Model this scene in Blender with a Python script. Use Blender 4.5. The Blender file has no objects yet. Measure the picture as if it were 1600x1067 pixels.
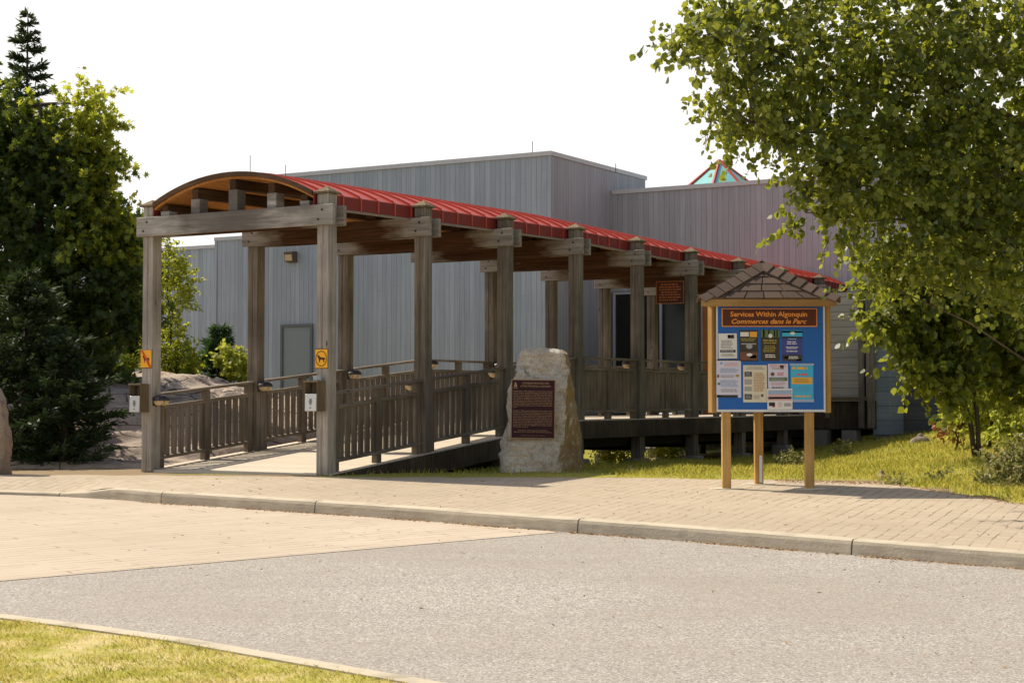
import bpy, bmesh, math, random
import numpy as np
from mathutils import Vector, Matrix, noise
R = math.radians
scene = bpy.context.scene
COL = scene.collection
random.seed(7)
rng = np.random.default_rng(7)

# ------------------------------------------------------------------ camera
F = 2700.0; HZ = 640.0; EYE = 0.8296
PITCH = math.atan((HZ - 533.5) / F)
cam_d = bpy.data.cameras.new('camera'); cam = bpy.data.objects.new('camera', cam_d); COL.objects.link(cam)
cam.location = (0, 0, EYE); cam.rotation_euler = (math.pi/2 + PITCH, 0, 0)
cam_d.sensor_width = 36; cam_d.lens = F/1600*36; cam_d.clip_end = 3000; cam_d.clip_start = 0.1
scene.camera = cam
cp, sp = math.cos(PITCH), math.sin(PITCH)
def ray(px, py):
    a, b, c = px-800.0, F, 533.5-py
    return a, b*cp - c*sp, b*sp + c*cp
def at(px, py, Y):
    a, b, c = ray(px, py); t = Y/b
    return Vector((a*t, Y, EYE + c*t))
G0, G1 = -0.788, 0.0359          # the paved ground falls gently towards the viewer
def S(y): return G0 + G1*y
def gnd(px, py, off=0.0):
    a, b, c = ray(px, py)
    t = (G0+off-EYE)/(c-G1*b)
    return Vector((a*t, b*t, EYE+c*t))
KH = 0.13

# ------------------------------------------------------------------ light and sky
SUN_EL = R(49); PH = R(33)
sd = Vector((math.cos(PH)*math.cos(SUN_EL), -math.sin(PH)*math.cos(SUN_EL), -math.sin(SUN_EL)))
ld = bpy.data.lights.new('sun', 'SUN'); ld.energy = 5.6; ld.angle = R(0.5); ld.color = (1.0, 0.90, 0.74)
lo = bpy.data.objects.new('sun', ld); COL.objects.link(lo); lo.rotation_euler = sd.to_track_quat('-Z', 'Y').to_euler()
w = bpy.data.worlds.new('World'); scene.world = w; w.use_nodes = True
nt = w.node_tree; nt.nodes.clear()
def N(nt, t, **k):
    n = nt.nodes.new(t)
    for a, b in k.items(): setattr(n, a, b)
    return n
def L(nt, a, b): nt.links.new(a, b)
sky = N(nt, 'ShaderNodeTexSky', sky_type='NISHITA'); sky.sun_disc = False
sky.sun_elevation = SUN_EL; sky.sun_rotation = math.atan2(-sd.x, -sd.y) % (2*math.pi)
sky.air_density = 1.0; sky.dust_density = 4.0; sky.altitude = 400
bg1 = N(nt, 'ShaderNodeBackground'); bg1.inputs[1].default_value = 0.13
bg2 = N(nt, 'ShaderNodeBackground'); bg2.inputs[0].default_value = (1.0, 0.985, 0.955, 1); bg2.inputs[1].default_value = 1.08
tc = N(nt, 'ShaderNodeTexCoord'); sx = N(nt, 'ShaderNodeSeparateXYZ'); L(nt, tc.outputs['Generated'], sx.inputs[0])
mr = N(nt, 'ShaderNodeMapRange', interpolation_type='SMOOTHSTEP')
mr.inputs['From Min'].default_value = 0.27; mr.inputs['From Max'].default_value = 0.50
mr.inputs['To Min'].default_value = 1.0; mr.inputs['To Max'].default_value = 0.0
L(nt, sx.outputs['Z'], mr.inputs['Value'])
# the haze is white on the sun's side of the sky and thins out opposite it
dp = N(nt, 'ShaderNodeVectorMath', operation='DOT_PRODUCT'); L(nt, tc.outputs['Generated'], dp.inputs[0])
dp.inputs[1].default_value = (-math.cos(PH), math.sin(PH), 0)
mr2 = N(nt, 'ShaderNodeMapRange', interpolation_type='SMOOTHSTEP')
for k_, v_ in (('From Min', -.55), ('From Max', .25), ('To Min', .68), ('To Max', 1.0)): mr2.inputs[k_].default_value = v_
L(nt, dp.outputs['Value'], mr2.inputs['Value'])
mm = N(nt, 'ShaderNodeMath', operation='MULTIPLY'); L(nt, mr.outputs[0], mm.inputs[0]); L(nt, mr2.outputs[0], mm.inputs[1])
mx = N(nt, 'ShaderNodeMixShader'); L(nt, mm.outputs[0], mx.inputs[0]); L(nt, sky.outputs[0], bg1.inputs[0])
L(nt, bg1.outputs[0], mx.inputs[1]); L(nt, bg2.outputs[0], mx.inputs[2])
wo = N(nt, 'ShaderNodeOutputWorld'); L(nt, mx.outputs[0], wo.inputs[0])
scene.view_settings.view_transform = 'Standard'; scene.view_settings.look = 'None'
scene.view_settings.exposure = 0; scene.view_settings.gamma = 1

# ------------------------------------------------------------------ materials
class M:
    """small node graph helper"""
    def __init__(s, name, rough=0.8, spec=0.3, metal=0.0):
        s.m = bpy.data.materials.new(name); s.m.use_nodes = True
        s.t = s.m.node_tree; s.b = s.t.nodes['Principled BSDF']
        s.b.inputs['Roughness'].default_value = rough
        s.b.inputs['Specular IOR Level'].default_value = spec
        s.b.inputs['Metallic'].default_value = metal
        s._c = None
    def n(s, t, **k): return N(s.t, t, **k)
    def l(s, a, b): s.t.links.new(a, b)
    def obj(s):
        if s._c is None: s._c = s.n('ShaderNodeTexCoord').outputs['Object']
        return s._c
    def map(s, scale=(1,1,1), rot=(0,0,0), src=None):
        m = s.n('ShaderNodeMapping'); m.inputs['Scale'].default_value = scale; m.inputs['Rotation'].default_value = rot
        s.l(src or s.obj(), m.inputs[0]); return m.outputs[0]
    def noise(s, scale, detail=4, vec=None, rough=0.55, dist=0.0):
        n = s.n('ShaderNodeTexNoise'); n.inputs['Scale'].default_value = scale; n.inputs['Detail'].default_value = detail
        n.inputs['Roughness'].default_value = rough; n.inputs['Distortion'].default_value = dist
        s.l(vec or s.obj(), n.inputs['Vector']); return n.outputs['Fac']
    def voro(s, scale, vec=None, feat='F1', out='Distance'):
        n = s.n('ShaderNodeTexVoronoi', feature=feat); n.inputs['Scale'].default_value = scale
        s.l(vec or s.obj(), n.inputs['Vector']); return n.outputs[out]
    def ramp(s, fac, stops):
        r = s.n('ShaderNodeValToRGB'); e = r.color_ramp.elements
        while len(e) < len(stops): e.new(0.5)
        for i, (p, c) in enumerate(stops):
            e[i].position = p; e[i].color = (*c, 1) if len(c) == 3 else c
        s.l(fac, r.inputs[0]); return r.outputs[0]
    def mix(s, fac, a, b, mode='MIX'):
        m = s.n('ShaderNodeMix', data_type='RGBA', blend_type=mode)
        for v, i in ((fac, 0), (a, 6), (b, 7)):
            if isinstance(v, (int, float)): m.inputs[i].default_value = v
            elif isinstance(v, tuple): m.inputs[i].default_value = (*v, 1)
            else: s.l(v, m.inputs[i])
        return m.outputs[2]
    def math(s, op, a, b=0.0, c=0.0):
        m = s.n('ShaderNodeMath', operation=op)
        for v, i in ((a, 0), (b, 1), (c, 2)):
            if isinstance(v, (int, float)): m.inputs[i].default_value = v
            else: s.l(v, m.inputs[i])
        return m.outputs[0]
    def sep(s, src=None):
        x = s.n('ShaderNodeSeparateXYZ'); s.l(src or s.obj(), x.inputs[0]); return x.outputs
    def island(s): return s.n('ShaderNodeNewGeometry').outputs['Random Per Island']
    def color(s, c):
        if isinstance(c, tuple): s.b.inputs['Base Color'].default_value = (*c, 1)
        else: s.l(c, s.b.inputs['Base Color'])
    def bump(s, h, strength=0.3, dist=0.02):
        b = s.n('ShaderNodeBump'); b.inputs['Strength'].default_value = strength; b.inputs['Distance'].default_value = dist
        s.l(h, b.inputs['Height']); s.l(b.outputs[0], s.b.inputs['Normal'])
def plain(name, c, rough=0.6, spec=0.3, metal=0.0, var=0.12):
    m = M(name, rough, spec, metal)
    f = m.noise(9, 5)
    m.color(m.mix(f, tuple(x*(1-var) for x in c), tuple(min(1, x*(1+var)) for x in c))); return m.m
def wood(name, axis, dark, mid, light, stain=0.0):
    m = M(name, 0.85, 0.15)
    sc = {'x': (1.2, 28, 28), 'y': (28, 1.2, 28), 'z': (28, 28, 1.2)}[axis]
    v = m.map(sc); g = m.noise(1.0, 6, v, 0.65, 0.6)
    sc2 = {'x': (6, 110, 110), 'y': (110, 6, 110), 'z': (110, 110, 6)}[axis]
    g2 = m.noise(1.0, 3, m.map(sc2))
    big = m.noise(1.1, 5)
    c = m.ramp(g, [(0.25, dark), (0.5, mid), (0.75, light)])
    c = m.mix(m.math('MULTIPLY', g2, 0.55), c, dark)
    c = m.mix(m.ramp(big, [(0.42, (0,0,0)), (0.62, (1,1,1))]), c, m.mix(0.65, c, dark))
    k = m.voro(2.3, m.map({'x': (.6,2,2), 'y': (2,.6,2), 'z': (2,2,.6)}[axis]))
    c = m.mix(m.ramp(k, [(0.03, (1,1,1)), (0.075, (0,0,0))]), c, tuple(x*.25 for x in dark))
    if stain:
        x = m.sep(); q = m.math('ADD', m.math('ABSOLUTE', m.math('ADD', x[0], 1.55)), m.math('MULTIPLY', m.math('SUBTRACT', m.noise(2.4, 4, m.map((1,1,4))), .5), 2.4)); st = m.ramp(m.math('DIVIDE', q, 2.0), [(0.22, (1,1,1)), (0.62, (0,0,0))])
        c = m.mix(m.math('MULTIPLY', st, stain), c, (0.085, 0.072, 0.062))
    m.color(c); m.bump(g, 0.35, 0.01); return m.m
D, MI, LI = (0.060, 0.043, 0.028), (0.165, 0.125, 0.085), (0.29, 0.24, 0.18)
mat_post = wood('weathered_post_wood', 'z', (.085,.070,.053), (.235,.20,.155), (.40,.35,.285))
mat_post_pale = wood('sunlit_post_wood', 'z', (.17,.15,.125), (.45,.41,.35), (.64,.60,.53))  # paler copy: sunlight on the front posts painted into the wood
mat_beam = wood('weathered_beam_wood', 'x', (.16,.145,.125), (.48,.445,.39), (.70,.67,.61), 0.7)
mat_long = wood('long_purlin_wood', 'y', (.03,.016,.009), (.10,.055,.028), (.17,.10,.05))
mat_ceil = wood('cedar_ceiling_wood', 'y', (.30,.115,.03), (.58,.26,.075), (.72,.38,.13))
mat_rail = wood('railing_wood', 'y', (.09,.07,.05), (.26,.215,.16), (.48,.43,.35))
mat_bal = wood('baluster_wood', 'z', (.085,.067,.048), (.235,.19,.14), (.38,.33,.26))
mat_skirt = wood('skirt_wood', 'z', (.03,.023,.016), (.10,.078,.055), (.16,.13,.095))
mat_kwood = wood('kiosk_golden_wood', 'z', (.30,.17,.055), (.56,.35,.125), (.70,.48,.22))
mat_kwoodx = wood('kiosk_fascia_wood', 'x', (.24,.14,.05), (.45,.28,.11), (.58,.39,.18))
mat_lightwood = wood('pale_siding_trim_wood', 'z', (.10,.075,.045), (.22,.165,.10), (.33,.26,.17))

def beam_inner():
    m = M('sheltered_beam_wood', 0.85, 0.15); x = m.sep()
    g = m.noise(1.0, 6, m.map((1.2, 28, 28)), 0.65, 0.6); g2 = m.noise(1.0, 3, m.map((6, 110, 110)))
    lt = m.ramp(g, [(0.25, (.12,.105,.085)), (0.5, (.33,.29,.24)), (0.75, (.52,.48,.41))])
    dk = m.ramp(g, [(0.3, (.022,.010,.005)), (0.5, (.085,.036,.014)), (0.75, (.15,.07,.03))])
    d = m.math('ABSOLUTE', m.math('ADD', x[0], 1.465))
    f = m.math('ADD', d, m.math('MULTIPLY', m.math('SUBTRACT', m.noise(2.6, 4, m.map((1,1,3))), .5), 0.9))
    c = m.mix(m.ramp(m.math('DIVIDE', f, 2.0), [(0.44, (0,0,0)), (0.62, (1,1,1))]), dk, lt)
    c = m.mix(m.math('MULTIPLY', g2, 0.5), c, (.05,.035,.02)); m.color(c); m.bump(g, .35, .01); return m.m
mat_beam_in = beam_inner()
def deck_mat():
    m = M('deck_boards', 0.8, 0.2); x = m.sep()
    q = m.math('DIVIDE', x[1], 0.14); fr = m.math('FRACT', q)
    wn = m.n('ShaderNodeTexWhiteNoise', noise_dimensions='1D'); m.l(m.math('FLOOR', q), wn.inputs['W'])
    g = m.noise(1.0, 5, m.map((1.5, 30, 30)))
    c = m.mix(g, (.55,.48,.37), (.72,.64,.51)); c = m.mix(m.math('MULTIPLY', wn.outputs[0], 0.35), c, (.46,.39,.29))
    c = m.mix(m.math('LESS_THAN', fr, 0.05), c, (.08,.06,.04)); m.color(c); return m.m
mat_deck = deck_mat()

def siding_mat(name, a, b, dark, pitch=0.14, horizontal=False, groove=0.055):
    m = M(name, 0.75, 0.25); x = m.sep()
    u = x[2] if horizontal else m.math('ADD', x[0], x[1])
    q = m.math('DIVIDE', u, pitch); fr = m.math('FRACT', q)
    wn = m.n('ShaderNodeTexWhiteNoise', noise_dimensions='1D'); m.l(m.math('FLOOR', q), wn.inputs['W'])
    c = m.mix(m.ramp(wn.outputs[0], [(0,(0,0,0)),(.25,(.1,.1,.1)),(.6,(.6,.6,.6)),(1,(1,1,1))]), a, b)
    v = m.map((2, 2, 26) if horizontal else (26, 26, 0.9))
    g = m.noise(1.0, 6, v, 0.6)
    c = m.mix(m.ramp(g, [(0.3, (1,1,1)), (0.6, (0,0,0))]), c, m.mix(0.38, c, dark))
    big = m.noise(0.5, 4)
    c = m.mix(m.ramp(big, [(0.35, (0,0,0)), (0.7, (.45,.45,.45))]), c, m.mix(0.5, c, dark))
    # butt joints in the boards, each at its own height
    zz = m.math('FRACT', m.math('ADD', m.math('MULTIPLY', x[0] if horizontal else x[2], 0.38), m.math('MULTIPLY', wn.outputs[0], 7.3)))
    c = m.mix(m.math('MULTIPLY', m.math('LESS_THAN', zz, 0.004), 0.35), c, dark)
    gm = m.math('LESS_THAN', fr, groove)
    c = m.mix(m.math('MULTIPLY', gm, 0.6), c, tuple(t*.35 for t in dark)); m.color(c)
    m.bump(m.math('MULTIPLY', gm, -1.0), 0.5, 0.01); return m.m
mat_side = siding_mat('silver_vertical_siding', (.335,.39,.425), (.42,.475,.515), (.18,.20,.215))
mat_side2 = siding_mat('mauve_vertical_siding', (.355,.37,.39), (.425,.44,.46), (.20,.205,.215))
mat_lap = siding_mat('pale_lap_siding', (.46,.43,.37), (.56,.52,.45), (.25,.22,.18), 0.16, True, 0.08)
mat_wing = siding_mat('blue_grey_lap_siding', (.22,.26,.31), (.27,.31,.36), (.13,.15,.18), 0.30, True, 0.05)
mat_trim = plain('pale_grey_trim_metal', (.50,.52,.52), 0.5)
mat_door = plain('grey_door_paint', (.22,.26,.26), 0.5, var=.06)
mat_white = plain('white_frame_paint', (.62,.64,.66), 0.5)
mat_wframe = plain('grey_window_frame', (.36,.38,.39), 0.5)
mat_dark = plain('dark_metal', (.018,.016,.015), 0.45)
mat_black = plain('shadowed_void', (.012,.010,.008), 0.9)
mat_conc = plain('pier_concrete', (.20,.19,.17), 0.9)
mat_red = None
def red_mat():
    m = M('red_standing_seam_metal', 0.38, 0.5)
    f = m.noise(2.0, 4); c = m.mix(f, (.42,.048,.024), (.56,.082,.040)); m.color(c); return m.m
mat_red = red_mat()
mat_redtrim = plain('red_skylight_frame', (.40,.07,.05), 0.5)
def teal():
    m = M('teal_skylight_glass', 0.12, 0.6); m.color(m.mix(m.noise(1.2, 3), (.16,.46,.45), (.30,.60,.58))); return m.m
mat_teal = teal()
def glass_dark():
    m = M('dark_window_glass', 0.08, 0.2); m.color(m.mix(m.noise(0.9, 3), (.010,.012,.010), (.03,.033,.028))); return m.m
mat_glass = glass_dark()
mat_orange = wood('lit_cedar_door', 'z', (.25,.09,.03), (.42,.17,.05), (.5,.22,.08))

def paver_mat(name, angle, bw, bh, c1, c2, cm, mortar=0.006):
    m = M(name, 0.9, 0.15)
    v = m.map((1,1,1), (0,0,angle))
    wob = m.n('ShaderNodeVectorMath', operation='MULTIPLY_ADD')
    nn = m.n('ShaderNodeTexNoise'); nn.inputs['Scale'].default_value = 1.6; m.l(v, nn.inputs['Vector'])
    m.l(nn.outputs['Color'], wob.inputs[0]); wob.inputs[1].default_value = (.09,.07,0); m.l(v, wob.inputs[2])
    b = m.n('ShaderNodeTexBrick'); b.inputs['Scale'].default_value = 1.0
    b.inputs['Brick Width'].default_value = bw; b.inputs['Row Height'].default_value = bh
    b.inputs['Mortar Size'].default_value = mortar; b.inputs['Mortar Smooth'].default_value = 0.3
    b.inputs['Color1'].default_value = (*c1, 1); b.inputs['Color2'].default_value = (*c2, 1); b.inputs['Mortar'].default_value = (*cm, 1)
    m.l(wob.outputs[0], b.inputs['Vector'])
    big = m.noise(0.35, 5); fine = m.noise(55, 3)
    # joints are sand filled in places: fade them by a patchy mask
    pm = m.ramp(m.noise(3.0, 4), [(0.42, (0.10,)*3), (0.60, (1,1,1))])
    c = m.mix(m.math('MULTIPLY', b.outputs['Fac'], pm), m.mix(0.5, c1, c2), b.outputs['Color'])
    inv = m.math('SUBTRACT', 1.0, b.outputs['Fac'])
    c = m.mix(m.math('MULTIPLY', inv, 0.8), c, b.outputs['Color'])
    c = m.mix(m.ramp(big, [(0.35, (0,0,0)), (0.7, (.55,.55,.55))]), c, tuple(x*.78 for x in c1))
    c = m.mix(m.math('MULTIPLY', fine, 0.4), c, tuple(x*.72 for x in c1))
    m.color(c); m.bump(m.math('ADD', inv, m.math('MULTIPLY', fine, 0.4)), 0.3, 0.006); return m.m
mat_walk = paver_mat('sidewalk_pavers', R(-68), 0.26, 0.135, (.47,.385,.278), (.54,.455,.345), (.11,.08,.05), 0.008)
mat_band = paver_mat('road_band_pavers', R(-39), 1.3, 0.15, (.52,.432,.33), (.58,.49,.385), (.12,.085,.05), 0.009)
def asphalt():
    m = M('old_asphalt', 0.9, 0.2)
    a = m.noise(150, 2); vs = m.sep(m.voro(110, out='Color')); v2 = m.sep(m.voro(85, out='Color'))
    big = m.noise(0.45, 5); mid = m.noise(3, 4); trk = m.noise(1.0, 4, m.map((.25, 1.6, 1), (0, 0, R(-12))))
    c = m.mix(m.ramp(a, [(0.36, (0,0,0)), (0.64, (1,1,1))]), (.185,.168,.148), (.445,.41,.365))
    c = m.mix(m.math('MULTIPLY', vs[0], 0.5), c, (.44,.41,.37))
    c = m.mix(m.ramp(v2[0], [(0.72, (0,0,0)), (0.86, (.8,.8,.8))]), c, (.13,.11,.095))
    c = m.mix(m.ramp(v2[1], [(0.78, (0,0,0)), (0.9, (.8,.8,.8))]), c, (.64,.605,.55))
    c = m.mix(m.ramp(big, [(0.35, (0,0,0)), (0.65, (.5,.5,.5))]), c, (.29,.255,.22))
    c = m.mix(m.ramp(trk, [(0.45, (0,0,0)), (0.7, (.35,.35,.35))]), c, (.27,.24,.21))
    c = m.mix(m.math('MULTIPLY', mid, 0.18), c, (.46,.39,.30))
    m.color(c); m.bump(a, 0.35, 0.006); return m.m
mat_asph = asphalt()
def concrete_kerb():
    m = M('kerb_concrete', 0.9, 0.15); big = m.noise(1.5, 6); fine = m.noise(40, 4)
    st = m.noise(1.0, 4, m.map((3, 3, 40)))
    c = m.mix(big, (.47,.41,.305), (.63,.555,.42)); c = m.mix(m.math('MULTIPLY', fine, 0.4), c, (.44,.38,.28))
    nz = m.sep(m.n('ShaderNodeNewGeometry').outputs['True Normal'])[2]      # shade of the upright face painted in, with grime mottling
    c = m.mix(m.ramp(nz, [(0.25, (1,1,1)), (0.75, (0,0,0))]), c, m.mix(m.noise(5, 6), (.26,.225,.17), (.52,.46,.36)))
    c = m.mix(m.ramp(st, [(0.5, (0,0,0)), (0.7, (.6,.6,.6))]), c, (.25,.22,.17)); m.color(c); m.bump(fine, 0.4, 0.01); return m.m
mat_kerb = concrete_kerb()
def ground_mat():
    m = M('grassy_ground', 0.95, 0.1); a = m.noise(1.3, 6); b = m.noise(14, 4)
    g = m.mix(b, (.20,.21,.03), (.40,.36,.08))
    d = m.mix(b, (.20,.145,.085), (.33,.25,.155))
    at_ = m.n('ShaderNodeAttribute', attribute_name='dirt')
    k = m.math('ADD', at_.outputs['Fac'], m.math('MULTIPLY', m.math('SUBTRACT', a, 0.5), 1.1))
    m.color(m.mix(m.ramp(k, [(0.42, (0,0,0)), (0.58, (1,1,1))]), g, d)); m.bump(b, 0.6, 0.03); return m.m
mat_ground = ground_mat()
def lawn_mat():
    m = M('dry_lawn_soil', 0.95, 0.1); a = m.noise(3.5, 5); b = m.noise(30, 4)
    c = m.mix(m.ramp(a, [(0.4, (0,0,0)), (0.6, (1,1,1))]), (.40,.38,.07), (.66,.53,.27))
    m.color(m.mix(m.math('MULTIPLY', b, 0.5), c, (.13,.12,.03))); return m.m
mat_lawn = lawn_mat()
def leafy(name, cols, trans, tf=0.45, rough=0.5, spec=0.3, patch=0):
    m = M(name, rough, spec); i = m.island()
    if patch: i = m.math('ADD', m.math('MULTIPLY', i, .45), m.ramp(m.noise(patch, 5), [(0.36, (0,0,0)), (0.64, (.6,.6,.6))]))
    c = m.ramp(i, [(k/(len(cols)-1), x) for k, x in enumerate(cols)]); m.color(c)
    t = m.n('ShaderNodeBsdfTranslucent'); m.l(m.mix(0.75, c, trans), t.inputs[0])
    s = m.n('ShaderNodeMixShader'); s.inputs[0].default_value = tf
    m.l(m.b.outputs[0], s.inputs[1]); m.l(t.outputs[0], s.inputs[2])
    o = [n for n in m.t.nodes if n.type == 'OUTPUT_MATERIAL'][0]; m.l(s.outputs[0], o.inputs[0]); return m.m
mat_aspen = leafy('aspen_leaf', [(.012,.028,.005), (.030,.058,.008), (.085,.122,.014), (.29,.31,.06)], (.60,.63,.055), .37, .46, .45)
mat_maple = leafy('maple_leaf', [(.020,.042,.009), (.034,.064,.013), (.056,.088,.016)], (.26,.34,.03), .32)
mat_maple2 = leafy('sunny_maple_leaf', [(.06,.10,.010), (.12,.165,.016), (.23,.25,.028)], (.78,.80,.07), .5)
mat_conif = leafy('conifer_needle', [(.016,.036,.012), (.030,.056,.018), (.044,.070,.020)], (.09,.13,.03), .2, .6)
mat_pine = leafy('young_pine_needle', [(.022,.065,.022), (.04,.095,.03), (.06,.12,.035)], (.12,.22,.04), .25, .6)
mat_yell = leafy('yellow_green_leaf', [(.22,.27,.03), (.33,.36,.05), (.42,.42,.09)], (.7,.72,.1), .45)
mat_shrub = leafy('pale_shrub_leaf', [(.10,.13,.03), (.17,.18,.05), (.30,.28,.12), (.26,.22,.09)], (.4,.38,.1), .35)
mat_rust = leafy('rusty_leaf', [(.22,.07,.02), (.30,.12,.04)], (.4,.15,.04), .3)
mat_grass = leafy('meadow_grass', [(.14,.19,.022), (.24,.28,.034), (.38,.37,.055), (.57,.46,.15)], (.74,.62,.12), .45, patch=1.1)
mat_lgrass = leafy('lawn_grass_blade', [(.17,.23,.028), (.30,.33,.04), (.46,.42,.07), (.64,.54,.20), (.74,.61,.36)], (.75,.66,.16), .4, patch=2.6)
mat_litter = leafy('dry_litter', [(.30,.15,.05), (.40,.22,.08), (.5,.33,.15), (.18,.09,.04)], (.3,.15,.05), .1)
mat_bark = wood('grey_brown_bark', 'z', (.03,.023,.017), (.075,.06,.045), (.15,.12,.09))
mat_barka = wood('aspen_bark', 'z', (.06,.05,.035), (.16,.13,.09), (.25,.21,.15))
def granite(name, a, b, c3, dark, warm, sc=1.0, cracks=False):
    m = M(name, 0.9, 0.2); big = m.noise(1.4*sc, 6, dist=0.8); fine = m.noise(60, 4); mid = m.noise(7*sc, 6)
    c = m.ramp(big, [(0.3, a), (0.5, b), (0.7, c3)])
    band = m.noise(1.0, 5, m.map((1.2*sc, 1.2*sc, 7*sc), (0.5, 0.35, 0.2)))
    c = m.mix(m.ramp(band, [(0.48, (0,0,0)), (0.64, (.8,.8,.8))]), c, warm)
    c = m.mix(m.ramp(mid, [(0.52, (0,0,0)), (0.72, (1,1,1))]), c, m.mix(0.6, c, dark))
    c = m.mix(m.math('MULTIPLY', m.ramp(fine, [(0.4, (1,1,1)), (0.6, (0,0,0))]), 0.4), c, dark)
    h = m.math('ADD', mid, m.math('MULTIPLY', fine, 0.35))
    if cracks:
        wv = m.n('ShaderNodeVectorMath', operation='MULTIPLY_ADD'); nn = m.n('ShaderNodeTexNoise'); nn.inputs['Scale'].default_value = 1.3; nn.inputs['Detail'].default_value = 4
        m.l(m.obj(), nn.inputs['Vector']); m.l(nn.outputs['Color'], wv.inputs[0]); wv.inputs[1].default_value = (.9,.9,.5); m.l(m.map((.45, 1.0, 4.5)), wv.inputs[2])
        e = m.voro(.75, wv.outputs[0], 'DISTANCE_TO_EDGE'); k = m.ramp(e, [(0.0, (1,1,1)), (0.022, (0,0,0))])
        k2 = m.ramp(m.noise(1.0, 5, m.map((.8, .8, 9))), [(0.60, (0,0,0)), (0.68, (.5,.5,.5))])
        kk = m.math('MAXIMUM', k, k2); c = m.mix(kk, c, (.035,.026,.02)); h = m.math('SUBTRACT', h, m.math('MULTIPLY', kk, 1.2))
        lich = m.ramp(m.noise(2.6, 6), [(0.56, (0,0,0)), (0.68, (.7,.7,.7))]); c = m.mix(lich, c, (.17,.155,.13))
    m.color(c); m.bump(h, 0.6, 0.03); return m
mat_rock = granite('outcrop_granite', (.36,.285,.225), (.46,.375,.30), (.54,.45,.365), (.17,.135,.11), (.50,.385,.29), cracks=True).m
mat_stone = granite('brown_stone', (.27,.21,.16), (.36,.29,.22), (.44,.36,.28), (.12,.095,.075), (.42,.31,.22)).m
def boulder_mat():
    m = granite('boulder_granite', (.46,.43,.365), (.60,.56,.48), (.70,.65,.56), (.19,.17,.145), (.54,.42,.28), 2.2)
    base = m.b.inputs['Base Color'].links[0].from_socket
    g = m.n('ShaderNodeNewGeometry'); s = m.sep(g.outputs['True Normal'])
    f = m.ramp(m.math('ADD', s[0], m.math('MULTIPLY', m.math('SUBTRACT', m.noise(5, 4), .5), .8)), [(0.35, (0,0,0)), (0.75, (1,1,1))])
    rust = m.mix(m.noise(4, 5, m.map((3,3,1))), (.13,.095,.06), (.40,.28,.14))
    m.color(m.mix(f, base, rust)); return m.m
mat_boulder = boulder_mat()
def shingle():
    m = M('brown_shingle', 0.9, 0.15); f = m.noise(90, 3); big = m.noise(4, 4)
    c = m.mix(f, (.065,.045,.035), (.17,.125,.10)); c = m.mix(m.math('MULTIPLY', big, .4), c, (.21,.155,.12))
    m.color(m.mix(m.math('MULTIPLY', m.island(), .45), c, (.055,.04,.033))); return m.m
mat_shingle = shingle()
mat_blue = plain('blue_panel', (.012,.11,.40), 0.45, var=.06)
mat_brown = plain('brown_sign_face', (.085,.020,.006), 0.5)
mat_orl = plain('orange_lettering', (.80,.30,.045), 0.5)
mat_yellow = plain('yellow_sign_face', (.85,.42,.015), 0.45)
mat_plq = plain('maroon_plaque_face', (.036,.010,.015), 0.6, 0.2, var=.15)
mat_gold = plain('bronze_lettering', (.40,.24,.13), 0.5, 0.3)
mat_signred = plain('red_slash', (.62,.055,.015), 0.5)
mat_ink = plain('dark_brown_ink', (.07,.022,.012), 0.6)
mat_metal = plain('grey_sheet_metal', (.55,.57,.56), 0.35, 0.5, 0.3)
mat_cream = plain('cream_lens', (.55,.42,.24), 0.3)
mat_hood = plain('dark_lamp_hood', (.035,.026,.026), 0.35, 0.5)
def pc(name, c): return plain(name, c, 0.5, 0.3, var=.05)

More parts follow.
